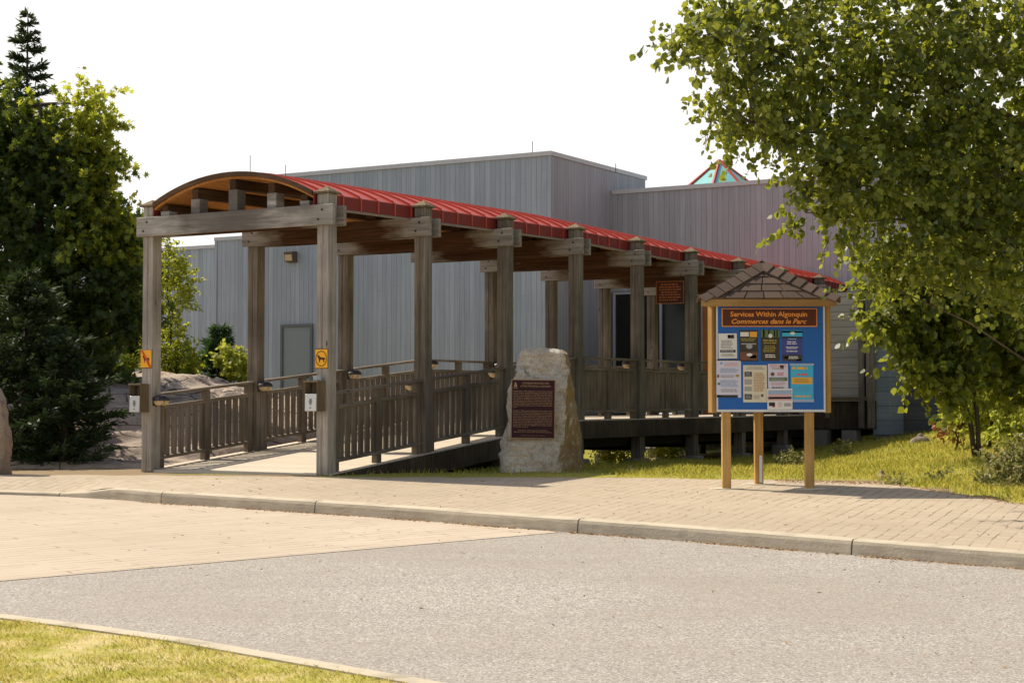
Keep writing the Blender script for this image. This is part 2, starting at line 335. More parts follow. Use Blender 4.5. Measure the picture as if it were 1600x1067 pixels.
# ------------------------------------------------------------------ mesh helpers
class MB:
    def __init__(s): s.v = []; s.f = []; s.mi = []
    def add(s, vs, fs, mi=0):
        o = len(s.v); s.v += [tuple(v) for v in vs]; s.f += [tuple(i+o for i in f) for f in fs]; s.mi += [mi]*len(fs); return s
    BF = [(0,3,2,1), (4,5,6,7), (0,1,5,4), (1,2,6,5), (2,3,7,6), (3,0,4,7)]
    def box(s, x0, x1, y0, y1, z0, z1, mi=0):
        return s.add([(x0,y0,z0),(x1,y0,z0),(x1,y1,z0),(x0,y1,z0),(x0,y0,z1),(x1,y0,z1),(x1,y1,z1),(x0,y1,z1)], MB.BF, mi)
    def ybar(s, x0, x1, y0, y1, za, zb, h, mi=0):      # box running along y whose bottom goes from za to zb
        return s.add([(x0,y0,za),(x1,y0,za),(x1,y1,zb),(x0,y1,zb),(x0,y0,za+h),(x1,y0,za+h),(x1,y1,zb+h),(x0,y1,zb+h)], MB.BF, mi)
    def prism(s, poly, z0, z1, mi=0):
        n = len(poly); vs = [(x,y,z0) for x,y in poly] + [(x,y,z1) for x,y in poly]
        return s.add(vs, [tuple(range(n))[::-1], tuple(range(n, 2*n))] + [(i,(i+1)%n,(i+1)%n+n,i+n) for i in range(n)], mi)
    def tube(s, pts, rad, k=6, mi=0):
        pts = [Vector(p) for p in pts]; rings = []
        for i, p in enumerate(pts):
            d = (pts[min(i+1, len(pts)-1)] - pts[max(i-1, 0)]).normalized()
            a = d.cross(Vector((0,0,1)) if abs(d.z) < .9 else Vector((1,0,0))).normalized(); b = d.cross(a)
            r = rad[i] if isinstance(rad, (list, tuple)) else rad
            rings.append([p + (a*math.cos(2*math.pi*j/k) + b*math.sin(2*math.pi*j/k))*r for j in range(k)])
        fs = []
        for i in range(len(pts)-1):
            for j in range(k): fs.append((i*k+j, i*k+(j+1)%k, (i+1)*k+(j+1)%k, (i+1)*k+j))
        fs.append(tuple(range(k))[::-1]); fs.append(tuple((len(pts)-1)*k+j for j in range(k)))
        return s.add([v for r in rings for v in r], fs, mi)
    def quadxz(s, x0, x1, z0, z1, y, mi=0):            # upright card facing -y
        return s.add([(x0,y,z0),(x1,y,z0),(x1,y,z1),(x0,y,z1)], [(0,1,2,3)], mi)
    def polyxz(s, pts, y, mi=0): return s.add([(a,y,b) for a,b in pts], [tuple(range(len(pts)))], mi)
    def build(s, name, mats, parent=None, bevel=0.0, smooth=False, loc=None):
        me = bpy.data.meshes.new(name); me.from_pydata(s.v, [], s.f)
        if not isinstance(mats, (list, tuple)): mats = [mats]
        for m in mats: me.materials.append(m)
        if len(mats) > 1: me.polygons.foreach_set('material_index', s.mi)
        if smooth: me.polygons.foreach_set('use_smooth', [True]*len(me.polygons))
        me.update(); o = bpy.data.objects.new(name, me); COL.objects.link(o)
        if parent: o.parent = parent
        if loc: o.location = loc
        if bevel:
            b = o.modifiers.new('bevel', 'BEVEL'); b.width = bevel; b.segments = 1; b.limit_method = 'ANGLE'; b.angle_limit = R(40)
        return o
def tag(o, label, cat, group=None):
    o['label'] = label; o['category'] = cat
    if group: o['group'] = group
    return o
def thing(name, label, cat, loc=(0,0,0), rz=0.0, group=None):
    o = bpy.data.objects.new(name, None); COL.objects.link(o); o.location = loc; o.rotation_euler = (0,0,rz); o.empty_display_size = .2
    return tag(o, label, cat, group)
def struct(o, kind='structure'): o['kind'] = kind; return o
def text_geo(body, size, align='LEFT', bold=0.0, shear=0.0, spacing=1.0, line=1.0):
    cu = bpy.data.curves.new('t', 'FONT'); cu.body = body; cu.size = size; cu.align_x = align; cu.offset = bold*size
    cu.shear = shear; cu.space_character = spacing; cu.space_line = line; cu.resolution_u = 2
    ob = bpy.data.objects.new('t', cu); COL.objects.link(ob); dg = bpy.context.evaluated_depsgraph_get(); dg.update()
    me = bpy.data.meshes.new_from_object(ob.evaluated_get(dg))
    vs = [tuple(v.co) for v in me.vertices]; fs = [tuple(p.vertices) for p in me.polygons]
    bpy.data.objects.remove(ob); bpy.data.curves.remove(cu); bpy.data.meshes.remove(me)
    return vs, fs
def put_text(mb, body, size, cx, cz, y, width=None, align='CENTER', mi=0, **k):
    vs, fs = text_geo(body, size, align, **k)
    if not vs: return
    xs = [v[0] for v in vs]; w0 = max(xs)-min(xs); sc = (width/w0) if width else 1.0
    mid = (max(xs)+min(xs))/2 if align == 'CENTER' else min(xs)
    mb.add([(cx+(v[0]-mid)*sc, y, cz+v[1]) for v in vs], fs, mi)

def mesh_np(name, verts, nper, mat, parent=None, mats=None, mi=None):
    """many equal polygons: verts (N, nper, 3)"""
    Nf = len(verts); me = bpy.data.meshes.new(name)
    me.vertices.add(Nf*nper); me.vertices.foreach_set('co', np.ascontiguousarray(verts, dtype=np.float32).reshape(-1))
    me.loops.add(Nf*nper); me.loops.foreach_set('vertex_index', np.arange(Nf*nper, dtype=np.int32))
    me.polygons.add(Nf); me.polygons.foreach_set('loop_start', np.arange(0, Nf*nper, nper, dtype=np.int32))
    for m in (mats or [mat]): me.materials.append(m)
    if mi is not None: me.polygons.foreach_set('material_index', np.asarray(mi, dtype=np.int32))
    me.update(calc_edges=True); o = bpy.data.objects.new(name, me); COL.objects.link(o)
    if parent: o.parent = parent
    return o
ROUND = np.array([(0,0,0), (.36,.22,.05), (.42,.55,.07), (0,1.0,-.06), (-.42,.55,.07), (-.36,.22,.05)])
OVAL = np.array([(0,0,0), (.22,.25,.04), (.24,.6,.05), (0,1.0,-.1), (-.24,.6,.05), (-.22,.25,.04)])
MAPLE = np.array([(0,0,0), (.2,.12,.02), (.55,.2,.05), (.30,.42,.03), (.5,.75,.04), (.14,.62,0), (0,1.0,-.08), (-.14,.62,0), (-.5,.75,.04), (-.30,.42,.03), (-.55,.2,.05), (-.2,.12,.02)])
def unit(a): return a/np.maximum(np.linalg.norm(a, axis=-1, keepdims=True), 1e-9)
def leaves_at(pos, dirs, size, shape, rg, droop=0.4, flat=0.5):
    """leaf polygons growing from pos roughly along dirs"""
    n = len(pos)
    ax = unit(dirs + rg.normal(0, .55, (n,3)) - np.array([0,0,droop]))
    up = unit(rg.normal(0, 1, (n,3))*(1-flat) + np.array([0,0,1.0])*flat + 1e-6)
    side = unit(np.cross(ax, up)); nor = np.cross(side, ax)
    sz = size*rg.uniform(.65, 1.25, n)
    s = shape[None]*sz[:,None,None]
    return pos[:,None,:] + s[...,0:1]*side[:,None,:] + s[...,1:2]*ax[:,None,:] + s[...,2:3]*nor[:,None,:]

def tree(name, label, base, trunk, blobs, ntw, nlv, size, shape, lm, bark, seed, tw=(.35,.8), droop=.4, cat='tree', group=None, sun_mat=None, sun_f=None, flat=.35, shell=0.45, limbr=.03, twigs=True):
    """trunk: list of (offset vector, radius). blobs: list of (centre offset, radii, weight)"""
    rg = np.random.default_rng(seed); rd = random.Random(seed)
    root = thing(name, label, cat, base, 0, group)
    mb = MB()
    for path in trunk: mb.tube([p for p, r in path], [r for p, r in path], 8)
    tp = [Vector(p) for path in trunk for p, r in path]
    for c, r, wt in blobs:
        c = Vector(c); cand = [p for p in tp if p.z < c.z + .2] or tp
        p0 = min(cand, key=lambda p: (p-c).length)
        mid = (p0+c)/2 + Vector((rd.uniform(-.1,.1), rd.uniform(-.1,.1), rd.uniform(0,.15)))*(c-p0).length*.6
        mb.tube([p0, mid, c], [limbr, limbr*.7, limbr*.4], 5)
        for k in range(3):
            e = c + Vector((rd.uniform(-1,1)*r[0], rd.uniform(-1,1)*r[1], rd.uniform(-.6,.9)*r[2]))*.75
            mb.tube([c, (c+e)/2+Vector((0,0,.05)), e], [limbr*.4, limbr*.28, limbr*.12], 4)
    W = np.array([b[2] for b in blobs], float); W /= W.sum()
    bi = rg.choice(len(blobs), ntw, p=W)
    C = np.array([b[0] for b in blobs], float)[bi]; RR = np.array([b[1] for b in blobs], float)[bi]
    d = unit(rg.normal(0, 1, (ntw,3))); rr = rg.uniform(shell**3, 1, ntw)**(1/3)
    start = C + d*RR*rr[:,None]*.86
    td = unit(d/RR*RR.mean(1, keepdims=True)*.8 + rg.normal(0, .55, (ntw,3)) + np.array([0,0,.15]))
    ln = rg.uniform(tw[0], tw[1], ntw)
    t = np.linspace(.05, 1, nlv)[None,:] + rg.uniform(-.03, .03, (ntw, nlv))
    pos = start[:,None,:] + td[:,None,:]*(ln[:,None]*t)[...,None]
    pos[...,2] -= .22*droop*ln[:,None]*t**2
    pos = pos + rg.normal(0, .02, pos.shape)
    dirs = td[:,None,:]*.5 + unit(rg.normal(0,1,(ntw,nlv,3)))*.8
    P = pos.reshape(-1,3); Dr = dirs.reshape(-1,3)
    vv = leaves_at(P, Dr, size, shape, rg, droop, flat)
    if twigs:
        for k in range(0, ntw, 3):
            a = start[k]; b = start[k]+td[k]*ln[k]; b[2] -= .22*droop*ln[k]
            m_ = (a+b)/2; m_[2] += .05*droop*ln[k]
            mb.tube([tuple(a), tuple(m_), tuple(b)], [.006, .004, .002], 3)
    mb.build('trunk', bark, root, smooth=True)
    if sun_mat is not None:
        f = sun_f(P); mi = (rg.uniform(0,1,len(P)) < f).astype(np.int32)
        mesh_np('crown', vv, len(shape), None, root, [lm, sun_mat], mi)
    else: mesh_np('crown', vv, len(shape), lm, root)
    return root
def blades(name, pts, hts, wid, mat, rg, lean=.45, parent=None):
    n = len(pts); az = rg.uniform(0, 2*math.pi, n); side = np.stack([np.cos(az), np.sin(az), 0*az], 1)
    ln = np.stack([rg.normal(0, lean, n), rg.normal(0, lean, n), np.ones(n)], 1)*hts[:,None]
    mid = pts + ln*np.array([.35,.35,.6]); tip = pts + ln
    w_ = wid*rg.uniform(.6, 1.3, n)[:,None]
    v = np.stack([pts-side*w_, pts+side*w_, mid+side*w_*.7, tip, mid-side*w_*.7], 1)
    return mesh_np(name, v, 5, mat, parent)

# ------------------------------------------------------------------ ground, road, sidewalk
edge_px = [(-260,744), (0,741), (220,742), (400,743.5), (530,745), (780,745.5), (1000,746), (1110,748), (1250,750), (1380,753), (1480,768), (1600,787), (1760,806)]
EDGE = [gnd(*p) for p in edge_px]
EDGE = [EDGE[0] + (EDGE[0]-EDGE[1])*14] + EDGE + [EDGE[-1] + (EDGE[-1]-EDGE[-2])*20]
kerb_px = [(-300,770), (-100,771), (0,773), (92,776), (180,781), (252,786.5), (370,794), (492,802), (650,813), (800,825), (902,832.5), (1100,847.5), (1330,867), (1600,889), (1800,906)]
KERB = [gnd(px, py, -KH) for px, py in kerb_px]
KERB = [KERB[0] + (KERB[0]-KERB[1])*14] + KERB + [KERB[-1] + (KERB[-1]-KERB[-2])*14]
def edge_y(x):
    for a, b in zip(EDGE, EDGE[1:]):
        if a.x <= x <= b.x: return a.y + (b.y-a.y)*(x-a.x)/(b.x-a.x)
    return EDGE[0].y if x < EDGE[0].x else EDGE[-1].y
def smooth(a, b, x):
    t = min(1, max(0, (x-a)/(b-a))); return t*t*(3-2*t)
def base_z(y): return S(y) if y < 21.94 else -.010*min(14, y-21.94)
def terr(x, y):
    d = y - edge_y(x)
    z = base_z(y) if y > -40 else base_z(-40)
    low = 0.17*(1-smooth(-.35, 0.0, d))
    hill = 0.08*max(0, min(x, 16)-4.6)**1.3*smooth(0.3, 7, d)
    left = .25*smooth(3, 16, d)*smooth(-2.5, -7, x - .58*(y-23.4) + 3)
    bump = (noise.noise((x*.6, y*.6, 0))*.05 + noise.noise((x*2, y*2, 3))*.02)*smooth(.3, 2, d)
    lx, ly = (x+2.36)*.864-(y-21.95)*.504, (x+2.36)*.504+(y-21.95)*.864
    far = -.02*max(0, y-50) - .15*smooth(3.5, 5.5, ly)*smooth(17, 13, ly)*smooth(.6, -.2, lx)*smooth(-7, -4.5, lx)
    return z - low + hill + left + bump + far
def grid_axis(spans):
    out = []
    for a, b, st in spans:
        n = max(1, round((b-a)/st)); out += [a+(b-a)*i/n for i in range(n)]
    return out + [spans[-1][1]]
gx = grid_axis([(-900,-100,80), (-100,-20,8), (-20,-9,.8), (-9,11,.28), (11,20,.8), (20,100,8), (100,900,80)])
gy = grid_axis([(-60,14,6), (14,17.5,.5), (17.5,23,.16), (23,32,.3), (32,46,.8), (46,100,6), (100,900,80)])
mb = MB(); mb.v = [(x, y, terr(x, y)) for y in gy for x in gx]; nx = len(gx)
mb.f = [(j*nx+i, j*nx+i+1, (j+1)*nx+i+1, (j+1)*nx+i) for j in range(len(gy)-1) for i in range(nx-1)]; mb.mi = [0]*len(mb.f)
go = struct(mb.build('ground', mat_ground, smooth=True))
dat = go.data.attributes.new('dirt', 'FLOAT', 'POINT')
def dirt(x, y):
    d = y - edge_y(x)
    v = .12 + .75*(1-smooth(.0, .55, d))*smooth(3.0, 4.3, x) + .25*(1-smooth(0, .3, d))
    v += .65*math.exp(-((x-6.6)/1.2)**2 - ((y-24.4)/.6)**2)
    if x < -4.6: v += .6
    if -3.2 < (x+2.36)*.864-(y-21.95)*.504 < .1: v += .4
    return v
dat.data.foreach_set('value', [dirt(x, y) for x, y, z in mb.v])

# road sheet, laid on the falling plane
mb = MB(); rx = [-300, -60, -12, 12, 60, 300]; ry = [-60, 0, 12, 40]
KX = [(k.x, k.y) for k in KERB]
mb.add([(p.x, p.y+.03, S(p.y+.03)-KH) for p in KERB] + [(p.x, -60 if p.x < 1e9 else 0, S(-60)-KH) for p in KERB],
       [(i, i+len(KERB), i+1+len(KERB), i+1) for i in range(len(KERB)-1)])
struct(mb.build('road', mat_asph))
# paver band across the road
l0, l1 = gnd(-120, 918.5, -KH), gnd(875, 831.6, -KH)
bd = (l1-l0).normalized()
pts = [l0 - bd*12, l1]
kk = [p for p in KERB if p.x < l1.x]
mb = MB(); q = [(p.x, p.y, S(p.y)-KH+.004) for p in kk][::-1]
q2 = [(p.x, p.y, S(p.y)-KH+.004) for p in pts]
mb.add([q2[0], q2[1]] + q, [tuple(range(2+len(q)))[::-1]])
bo = struct(mb.build('paver_crossing', mat_band))
if bo.data.polygons[0].normal.z < 0: bo.data.flip_normals()
# sidewalk slab between the kerb and the grass
def kz(x):      # height of the kerb line above the road (the kerb drops at the left)
    a, b = KERB[4].x, KERB[6].x
    return KH*smooth(a-.2, b-.6, x)
mb = MB(); XS = sorted(set([k.x for k in KERB if -40 < k.x < 40] + [e.x for e in EDGE if -40 < e.x < 40] + [-40, 40] + list(np.linspace(-8, 8, 60))))
def kerb_y(x):
    for a, b in zip(KERB, KERB[1:]):
        if a.x <= x <= b.x: return a.y + (b.y-a.y)*(x-a.x)/(b.x-a.x)
    return KERB[0].y if x < 0 else KERB[-1].y
rows = 7
for x in XS:
    y0, y1 = kerb_y(x)+.13, edge_y(x)+ .10*noise.noise((x*2.3, 0, 5)) + .05*noise.noise((x*9, 1, 5))
    for k in range(rows):
        t = k/(rows-1); y = y0+(y1-y0)*t
        mb.v.append((x, y, S(y) - (KH-kz(x))*(1-smooth(0, .75, t)) - .002))
    mb.v.append((x, y1+.01, S(y1)-.12))
n_ = rows+1
for i in range(len(XS)-1):
    for k in range(n_-1): mb.f.append((i*n_+k, (i+1)*n_+k, (i+1)*n_+k+1, i*n_+k+1)); mb.mi.append(0)
struct(mb.build('sidewalk', mat_walk))
# kerb: rounded concrete profile swept in cast lengths
def kerb_seg(pts, cap):
    prof = [(0.0, 0.0), (.012, .09), (.022, .118), (.045, .13), (.14, .132), (.16, .10)]
    m_ = MB(); n = len(prof)
    for i, p in enumerate(pts):
        d = (pts[min(i+1, len(pts)-1)] - pts[max(0, i-1)]); d.z = 0; d.normalize(); nr = Vector((-d.y, d.x, 0))
        h = max(.045, kz(p.x)) / KH
        for a, b in prof:
            q = p + nr*a; m_.v.append((q.x, q.y, S(q.y)-KH + b*h*(1+.02*noise.noise((q.x*6, b*9, 0))) - (.02 if b == 0 else 0)))
    for i in range(len(pts)-1):
        for k in range(n-1): m_.f.append((i*n+k, (i+1)*n+k, (i+1)*n+k+1, i*n+k+1))
    m_.f += [tuple(range(n)), tuple(range((len(pts)-1)*n, len(pts)*n))[::-1]]; m_.mi = [0]*len(m_.f)
    return m_
def kerb_pt(x): y = kerb_y(x); return Vector((x, y, 0))
mb = MB(); joints = [-40] + [gnd(px, py, -KH).x for px, py in [(-160,770), (92,776), (252,786), (491,802), (902,832.5), (1330,867), (1740,900)]] + [40]
for a, b in zip(joints, joints[1:]):
    xs = np.linspace(a+.006, b-.006, max(3, int((b-a)/.25)))
    sg = kerb_seg([kerb_pt(x) for x in xs], True); mb.add(sg.v, sg.f)
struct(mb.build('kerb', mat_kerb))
# near lawn and its concrete edging
ned = [(-300,905), (-120,940), (0,963), (150,982), (300,1003), (470,1033), (660,1066), (900,1112), (1300,1190)]
NE = [gnd(px, py, -KH) for px, py in ned]
mb = MB(); n = len(NE)
def inner(i, wd):
    d = NE[min(i+1, n-1)] - NE[max(0, i-1)]; d.z = 0; d.normalize(); return NE[i] + Vector((d.y, -d.x, 0))*wd
I1 = [inner(i, .15) for i in range(n)]
prof = []
for i in range(n):
    for p, dz in ((NE[i], -.02), (NE[i], .022), (I1[i], .028), (I1[i], -.02)): mb.v.append((p.x, p.y, S(p.y)-KH+dz))
for i in range(n-1):
    for k in range(3): mb.f.append((i*4+k, i*4+k+1, (i+1)*4+k+1, (i+1)*4+k)); mb.mi.append(0)
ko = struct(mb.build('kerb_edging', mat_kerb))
bm = bmesh.new(); bm.from_mesh(ko.data); bmesh.ops.recalc_face_normals(bm, faces=bm.faces[:]); bm.to_mesh(ko.data); bm.free()
mb = MB()
for i in range(n):
    for k in range(6):
        p = I1[i] + (Vector((-3.5, 2.6, 0)) - I1[i]) * 0
        q = Vector((I1[i].x - k*(I1[i].x+9)/5*1.0, I1[i].y - k*(I1[i].y+1.5)/5, 0))
        mb.v.append((q.x, q.y, S(q.y)-KH+.016+.015*noise.noise((q.x*2, q.y*2, 0))*(k > 0)))
for i in range(n-1):
    for k in range(5): mb.f.append((i*6+k, (i+1)*6+k, (i+1)*6+k+1, i*6+k+1)); mb.mi.append(0)
lo_ = struct(mb.build('lawn', mat_lawn))
bm = bmesh.new(); bm.from_mesh(lo_.data); bmesh.ops.recalc_face_normals(bm, faces=bm.faces[:])
if sum(f.normal.z for f in bm.faces) < 0: bmesh.ops.reverse_faces(bm, faces=bm.faces[:])
bm.to_mesh(lo_.data); bm.free()

# grass blades on the near lawn
rg = np.random.default_rng(3)
P = []
while len(P) < 52000:
    px, py = rg.uniform(-420, 980), rg.uniform(925, 1190)
    # even cover of the ground: accept with the area a pixel stands for
    g = gnd(px, py, -KH)
    if rg.uniform() > (g.y/11)**2.2: continue
    for a, b in zip(I1, I1[1:]):
        if a.x <= g.x <= b.x:
            if g.y < a.y+(b.y-a.y)*(g.x-a.x)/(b.x-a.x) + .02*rg.normal(): 
                den = noise.noise((g.x*2.2, g.y*2.2, 8))
                if rg.uniform() < .62+den: P.append((g.x, g.y, S(g.y)-KH+.012))
            break
P = np.array(P); hn = np.array([noise.noise((a*3, b*3, 2)) for a, b, c in P])
ob = blades('lawn_grass', P, rg.uniform(.010, .032, len(P))*(1+.8*hn), .0028, mat_lgrass, rg, .75); struct(ob, 'stuff')
# meadow grass between the sidewalk and the buildings
P = []; H = []
def walk_local(x, y): return (x+2.36)*.864-(y-21.95)*.504, (x+2.36)*.504+(y-21.95)*.864
while len(P) < 60000:
    y = rg.uniform(18, 37); x = rg.uniform(-.40*y, .36*y)
    if rg.uniform() > (23/y)**1.2 : continue
    d = y - edge_y(x) - .12*noise.noise((x*3, 0, 1))
    if d < -.05: continue
    lx, ly = walk_local(x, y)
    if -2.9 < lx < .05: continue
    if x < -4.6 and True: continue
    if lx > .05 and x < 1.3 and y < 24.5 and rg.uniform() < .92: continue
    if rg.uniform() < dirt(x, y)*.95: continue
    P.append((x, y, terr(x, y)-.005)); H.append(rg.uniform(.035, .09)*(1+.7*noise.noise((x*1.5, y*1.5, 4)))*(.55+.45*smooth(0, .8, d)))
ob = blades('meadow_grass', np.array(P), np.array(H), .006, mat_grass, rg, .4); struct(ob, 'stuff')
# dry needles and leaf bits in the gutter and at the grass edge
P = []; A = []
for k in range(2600):
    x = rg.uniform(-4.2, 4.6); p = kerb_pt(x); y = p.y - abs(rg.normal(0, .045)) - .004
    if noise.noise((x*1.7, 0, 9)) < -.1 and rg.uniform() < .8: continue
    P.append((x, y, S(y)-KH+.006))
for k in range(1500):
    x = rg.uniform(3.2, 6.4); y = edge_y(x) - abs(rg.normal(0, .22)) - .02; P.append((x, y, S(y)+.004))
for k in range(260):
    x = rg.uniform(-4, 4.5); y = kerb_y(x) + rg.uniform(.2, 4.5)
    if y < edge_y(x)-.05: P.append((x, y, S(y)+.004))
for k in range(160):
    x = rg.uniform(-3.4, 3.47); y = kerb_y(x) - rg.uniform(.2, 6); P.append((x, y, S(y)-KH+.006))
P = np.array(P); n = len(P); az = rg.uniform(0, 6.13, n); l_ = rg.uniform(.008, .03, n); w_ = rg.uniform(.002, .007, n)
dx = np.stack([np.cos(az)*l_, np.sin(az)*l_, rg.uniform(0, .008, n)], 1); dy = np.stack([-np.sin(az)*w_, np.cos(az)*w_, rg.uniform(0,.004,n)], 1)
ob = mesh_np('leaf_litter', np.stack([P-dx, P+dy, P+dx, P-dy], 1), 4, mat_litter); struct(ob, 'stuff')

# ------------------------------------------------------------------ covered walkway
ANG = math.atan2(1.128, 1.934); P0 = Vector(((510-800)/F*21.95, 21.95, 0)); BAY = 2.24; WID = 2.93; NB = 9
cw = thing('covered_walkway', 'long weathered timber walkway ramp with arched red metal roof leading to the building', 'covered walkway', P0, -ANG)
def toworld(x, y, z=0): return cw_m @ Vector((x, y, z))
cw_m = Matrix.Translation(P0) @ Matrix.Rotation(-ANG, 4, 'Z')
def rise(y): return .147*min(1, max(0, y/(3*BAY))) - .07*max(0, y-3*BAY)/(5.95*BAY)
def deck(y): return .02 + .645*min(1, max(0, y/(3*BAY))) + .075*min(1, max(0, (y-3*BAY)/(5.95*BAY)))
PH_ = .09
def post_poly(cx, cy):
    h = PH_; g = .012; d = .014
    pts = []
    for (ax, ay), (bx, by) in (((-h,-h),(h,-h)), ((h,-h),(h,h)), ((h,h),(-h,h)), ((-h,h),(-h,-h))):
        tx, ty = (bx-ax)/(2*h), (by-ay)/(2*h); nx_, ny_ = -ty, tx
        mx_, my_ = (ax+bx)/2, (ay+by)/2
        pts += [(ax, ay), (mx_-tx*g, my_-ty*g), (mx_-tx*g*.5+nx_*d, my_-ty*g*.5+ny_*d), (mx_+tx*g*.5+nx_*d, my_+ty*g*.5+ny_*d), (mx_+tx*g, my_+ty*g)]
    return [(cx+a, cy+b) for a, b in pts]
def beam_top(y): return 3.43 + rise(y)
for n in range(NB):
    y = n*BAY; r = rise(y)
    for x in (0.0, -WID):
        wp = toworld(x, y)
        zb = (0.0 if n == 0 else terr(wp.x, wp.y)-.1)
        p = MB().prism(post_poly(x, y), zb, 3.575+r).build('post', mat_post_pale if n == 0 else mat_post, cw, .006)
        c = MB(); a, b = .125, .055; z = 3.575+r
        c.add([(x-a,y-a,z),(x+a,y-a,z),(x+a,y+a,z),(x-a,y+a,z),(x-a,y-a,z+.025),(x+a,y-a,z+.025),(x+a,y+a,z+.025),(x-a,y+a,z+.025),(x-b,y-b,z+.07),(x+b,y-b,z+.07),(x+b,y+b,z+.07),(x-b,y+b,z+.07),(x,y,z+.105)],
              [(0,3,2,1),(0,1,5,4),(1,2,6,5),(2,3,7,6),(3,0,4,7),(4,5,9,8),(5,6,10,9),(6,7,11,10),(7,4,8,11),(8,9,12),(9,10,12),(10,11,12),(11,8,12)])
        c.build('post_cap', mat_lightwood, p)
        if n >= 2: MB().box(x-.17, x+.17, y-.17, y+.17, zb-.1, zb+.32).build('pier', mat_conc, p, .02)
    zt = 3.43+r
    for s in (-1, 1):
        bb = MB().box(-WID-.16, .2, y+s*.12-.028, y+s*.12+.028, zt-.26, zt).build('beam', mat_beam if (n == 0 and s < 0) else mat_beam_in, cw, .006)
        for bx in (-WID, 0):
            for bz in (zt-.07, zt-.19):
                MB().tube([(bx+.03*(1 if bz > zt-.1 else -1), y+s*.147, bz), (bx+.03*(1 if bz > zt-.1 else -1), y+s*.16, bz)], .014, 6).build('bolt', mat_dark, bb)
# roof arc
XL, XR = -WID+.13, -.13; XC = (XL+XR)/2; HC = (XR-XL)/2; SAG = .33
RAD = (HC*HC+SAG*SAG)/(2*SAG)
def arc_z(x, off=0.0): return 3.58 + math.sqrt((RAD+off)**2-(x-XC)**2) - (RAD-SAG)
NA = 20; ROOFY = [-.12, 3*BAY, 8.95*BAY]
def sheet(mbx, o0, o1, y0, y1, na=NA, mi=0, x0=XL, x1=XR):
    xs = [x0+(x1-x0)*i/na for i in range(na+1)]; o = len(mbx.v); k = na+1
    for yy in (y0, y1):
        for off in (o0, o1):
            for x in xs: mbx.v.append((x, yy, arc_z(x, off)+rise(yy)))
    A, B_, C_, D_ = o, o+k, o+2*k, o+3*k
    for i in range(na):
        for f in ((A+i, C_+i, C_+i+1, A+i+1), (B_+i, B_+i+1, D_+i+1, D_+i), (A+i, A+i+1, B_+i+1, B_+i), (C_+i, D_+i, D_+i+1, C_+i+1)):
            mbx.f.append(f); mbx.mi.append(mi)
    for f in ((A, B_, D_, C_), (A+na, C_+na, D_+na, B_+na)): mbx.f.append(f); mbx.mi.append(mi)
mb = MB()
for a, b in zip(ROOFY, ROOFY[1:]): sheet(mb, 0, .018, a, b)
roof = mb.build('roof', mat_red, cw)
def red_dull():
    m = M('shaded_red_eave', 0.6, 0.25); m.color(m.mix(m.noise(3.0, 5), (.15,.016,.012), (.25,.034,.024))); return m.m
mat_eave = red_dull()  # darker red paints the fascia's shade into the folded edge
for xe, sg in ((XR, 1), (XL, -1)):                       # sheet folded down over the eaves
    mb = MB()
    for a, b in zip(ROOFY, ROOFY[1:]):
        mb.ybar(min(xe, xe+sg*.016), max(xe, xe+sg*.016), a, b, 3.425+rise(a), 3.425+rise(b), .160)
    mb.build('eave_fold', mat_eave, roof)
y = .10
while y < ROOFY[-1]-.02:                                  # standing seams across the arc and down the fold
    w_ = .011; mb = MB()
    for i in range(16):
        x0, x1 = XL+(XR-XL)*i/16, XL+(XR-XL)*(i+1)/16; z = rise(y)
        mb.add([(x0,y-w_,arc_z(x0,.014)+z),(x1,y-w_,arc_z(x1,.014)+z),(x1,y+w_,arc_z(x1,.014)+z),(x0,y+w_,arc_z(x0,.014)+z),(x0,y-w_,arc_z(x0,0.047)+z),(x1,y-w_,arc_z(x1,0.047)+z),(x1,y+w_,arc_z(x1,0.047)+z),(x0,y+w_,arc_z(x0,0.047)+z)], MB.BF)
    for xe, sg in ((XR, 1), (XL, -1)):
        mb.box(min(xe+sg*.014, xe+sg*.030), max(xe+sg*.014, xe+sg*.030), y-w_, y+w_, 3.43+rise(y), 3.605+rise(y))
    mb.build('standing_seam', mat_red, roof); y += .40
mb = MB()
for a, b in zip(ROOFY, ROOFY[1:]): sheet(mb, -.055, -.002, a+.01, b)
ce = mb.build('ceiling', mat_ceil, cw)
mat_etrim = plain('grey_eave_trim', (.24,.2,.17), .7)
for x0 in (XR-.05, XL-.02):
    mb = MB()
    for a, b in zip(ROOFY, ROOFY[1:]): mb.ybar(x0, x0+.07, a+.02, b, 3.40+rise(a), 3.40+rise(b), .022)
    mb.build('eave_trim', mat_etrim, cw)
mb = MB(); sheet(mb, -.026, .034, -.155, -.122); mb.build('verge_board', wood('dark_verge_wood', 'x', (.06,.035,.02), (.14,.08,.045), (.2,.13,.08)), cw)
STX = [XC-.64, XC, XC+.64, XC-1.17, XC+1.17]
for x in STX:
    mb = MB(); hh = .13 if abs(x-XC) < 1 else .07
    for a, b in zip(ROOFY, ROOFY[1:]):
        z0 = min(arc_z(x-.05, -.055), arc_z(x+.05, -.055))-hh-.004
        mb.ybar(x-.05, x+.05, a+.03, b, z0+rise(a), z0+rise(b), hh)
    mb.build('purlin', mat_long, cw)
for n in range(NB):
    for x in STX:
        y = n*BAY; z1 = min(arc_z(x-.05, -.055), arc_z(x+.05, -.055))-(.13 if abs(x-XC) < 1 else .07)-.006+rise(y); z0 = beam_top(y)-.22
        MB().box(x-.075, x+.075, y-.088, y+.088, z0, z1).build('strut', mat_beam if n == 0 else mat_long, cw, .005)
